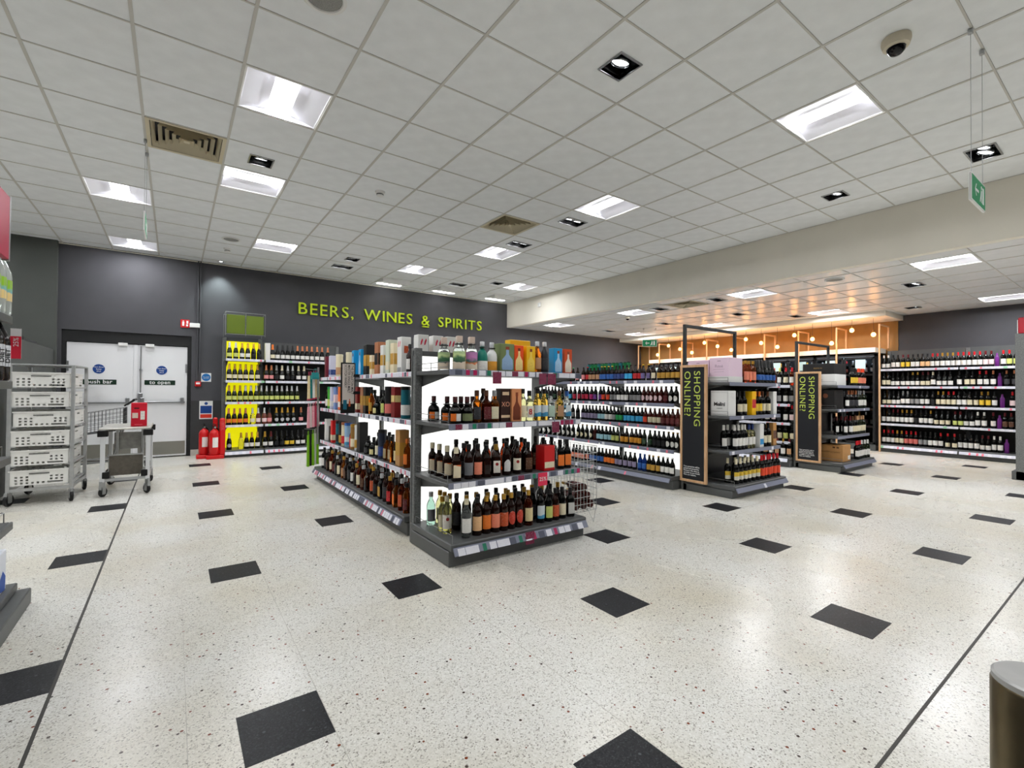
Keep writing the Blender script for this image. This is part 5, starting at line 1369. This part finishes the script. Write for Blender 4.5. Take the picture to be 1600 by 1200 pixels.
# ------------------------------------------------------------------ near shelving at the picture's edge
sd = thing('side_shelving', 'grey shelving end with soft drinks beside the crate trolley', 'shelving', (-.66, 3.66, 0))
part('base_plinth', B().bev(-.55, .03, -2.6, .02, 0, .085, .005), DARK, sd); part('base_deck', B().bev(-.55, -.02, -2.6, .0, .09, .13, .005), DARK, sd)
part('upright', B().bev(-.55, -.49, -.06, -.01, 0, 1.9, .004), SLOT, sd); part('back_panel', B().box(-.55, -.53, -2.6, -.02, .13, 1.9), DARK, sd)
for z, dx, yy in ((.50, -.02, -.18), (.845, -.02, -.24), (1.225, -.02, -.24), (1.55, -.02, -.26)):
    s = part('shelf', B().bev(-.53, dx, -2.6, yy, z-.035, z, .004), DARK, sd); part('price_rail', B().bev(dx-.001, dx+.012, -2.6, yy, z-.04, z, .003), DARK, s)
    part('wire_guard', B().path([(dx-.02,yy-.01,z), (dx-.02,yy-.01,z+.05), (dx-.02,-2.5,z+.05)], .0025, 5).path([(dx-.02,yy-.01,z+.05),(-.5,yy-.01,z+.05)], .0025, 5), WIRE, s)
part('end_post', B().bev(-.09, -.055, -.30, -.265, .13, 1.22, .003), ALU, sd); part('dark_bulk', B().box(-.5, -.12, -2.5, -.5, .14, .46).box(-.5,-.12,-2.5,-.5,.52,.66), BLACK, sd)
COLA = mat('cola_dark', (14,8,8), .15); PETG = mat('pet_clear', (232,240,234), .08, trans=.5, ior=1.2)
PET = [(.042,0),(.047,.01),(.047,.19),(.044,.215),(.028,.255),(.014,.285),(.013,.3)]
def pet(x, y, z, m, lab, cap, label, words=None, name='soft_drink_bottle'):
    t = thing(name, label, 'drink bottle', (x, y, z+.001), PI/2-.5)
    part('bottle', B().lathe(PET, 16), m, t, smooth=True); part('cap', B().lathe([(.0155,.295),(.0155,.315),(.013,.317)], 12), mat('petcap_'+cap, dict(green=(16,90,60), black=(20,20,20), red=(200,20,20))[cap], .4), t)
    part('label', B().wrap(.0476, .07, .175, 2.9, n=16), lab, t, smooth=True)
    if words:
        o = place('label_writing', text_mesh(words, .034, BLACK, .0003, 'CENTER', 1, .0008), t); o.matrix_local = Matrix(((0,0,-1,.012), (0,1,0,-.0486), (1,0,0,.122), (0,0,0,1)))
GLAB = bandprint('label_juice', [(0, (228,196,120)), (.115, (232,206,140)), (.12, (110,180,200)), (.135, (150,200,40)), (.3, (150,200,40))]); WLAB = mat('label_pale', (206,208,212), .5)
for i in range(4): pet(-.715, 3.375-.1*i, 1.55, PETG, GLAB, 'green', f'clear juice bottle with green band, {ordinal(i+1)} from the shelf end')
for i in range(4): pet(-.715, 3.37-.1*i, 1.225, COLA, WLAB, 'black', f'dark cola bottle with pale label, {ordinal(i+1)} from the shelf end', 'DIET')
AMB = mat('amber_drink', (200,96,30), .1, trans=.5, ior=1.25)
for i in range(4):
    t = thing('small_bottle', f'small amber drink bottle, {ordinal(i+1)} from the shelf end', 'drink bottle', (-.73, 3.36-.07*i, .846), 1.2)
    part('bottle', B().lathe([(.026,0),(.03,.005),(.03,.09),(.02,.11),(.013,.12),(.013,.13)], 14), AMB, t, smooth=True); part('label', B().wrap(.0306, .02, .07, 1.0), label_mat('orange'), t); part('cap', B().lathe([(.015,.125),(.015,.135)], 12), cap_mat('red'), t)
t = thing('drink_pack', 'white and blue carton pack on the lowest shelf at edge', 'carton', (-.78, 3.50, .131))
part('pack', B().bev(-.09, .07, -.12, .08, 0, .21, .004), mat('pack_white', (226,230,238), .5), t); part('blue_wave', B().add([(.0708,-.10,.02), (.0708,.06,.0), (.0708,.07,.07), (.0708,.02,.11), (.0708,-.05,.06)], [(0,1,2,3,4)]).add([(-.06,.0808,.01),(-.0,.0808,.12),(.05,.0808,.03)],[(0,1,2)]), mat('pack_blue', (30,80,170), .5), t)
t = thing('price_fin', 'small red and white fin ticket reading 25 beside cola', 'price card', (-.672, 3.445, 1.34))
part('card', B().box(-.012, .028, -.002, 0, 0, .155), mat('fin_white', (232,228,228), .5), t); part('red_field', B().box(-.012, .028, -.003, -.002, .0, .115), mat('fin_red', (214,30,56), .5), t)
o = place('card_writing', text_mesh('25%', .028, INKW, .0003, 'CENTER'), t); o.matrix_local = Matrix(((0,0,-1,.018), (0,1,0,-.004), (1,0,0,.085), (0,0,0,1)))
part('clip', B().box(-.045, -.012, -.003, 0, .07, .09), BLACK, t)
t = thing('header_sign', 'dark red header sign hanging over the side shelving', 'sign', (-.66, 3.3, 1.80))
part('panel', B().bev(-.012, .012, -.9, -.09, 0, .30, .003), mat('header_red', (176,16,60), .4), t); part('edge_strip', B().bev(-.014, .014, -.09, -.078, -.006, .306, .002), METAL, t); part('post', B().cyl((0,-.5,-.25), (0,-.5,0), .01), METAL, t)
t = thing('ledge_tray', 'dark flat tray lying on the low grey partition', 'tray', (-1.55, 8.5, 1.761))
part('tray', B().bev(-.045, .045, -.35, .35, 0, .03, .005), DARK2, t); part('lip', B().box(-.045, .045, -.35, -.34, .03, .045), DARK2, t)
# gondola end at the other edge of the picture
ge = thing('gondola_end', 'grey gondola end panel with red topper before the wine wall', 'shelving', (9.5, 1.235, 0))
part('end_panel', B().bev(0, .05, -.9, 0, 0, 2.03, .005), SLOT, ge); part('base_plinth', B().bev(0, .8, -.9, .04, 0, .12, .005), DARK, ge)
for z in (.5, .9, 1.3, 1.7): part('shelf', B().bev(.05, .8, -.9, -.02, z-.03, z, .003), DARK, ge)
part('topper', B().bev(.0, .02, -.5, -.03, 2.03, 2.25, .01), mat('topper_red', (190,12,40), .4), ge); part('topper_edge', B().bev(-.004, .024, -.03, -.022, 2.03, 2.22, .002), WHITE, ge)
# bollard
bl = thing('bollard', 'brushed steel round bollard in the near corner', 'bollard', (1.095, .113, 0))
part('tube', B().lathe([(.06,0),(.06,.742),(.057,.747)], 40), noisy('bronzed_steel', (120,108,84), .28, .1, 20, metal=.9), bl, smooth=True); part('cap', B().lathe([(.0585,.746),(.0585,.754),(.055,.757)], 40), noisy('cap_steel', (170,170,168), .45, .05, 30, metal=.4), bl, smooth=True)
part('base_ring', B().lathe([(.085,0),(.085,.006),(.062,.012)], 32), METAL, bl, smooth=True)
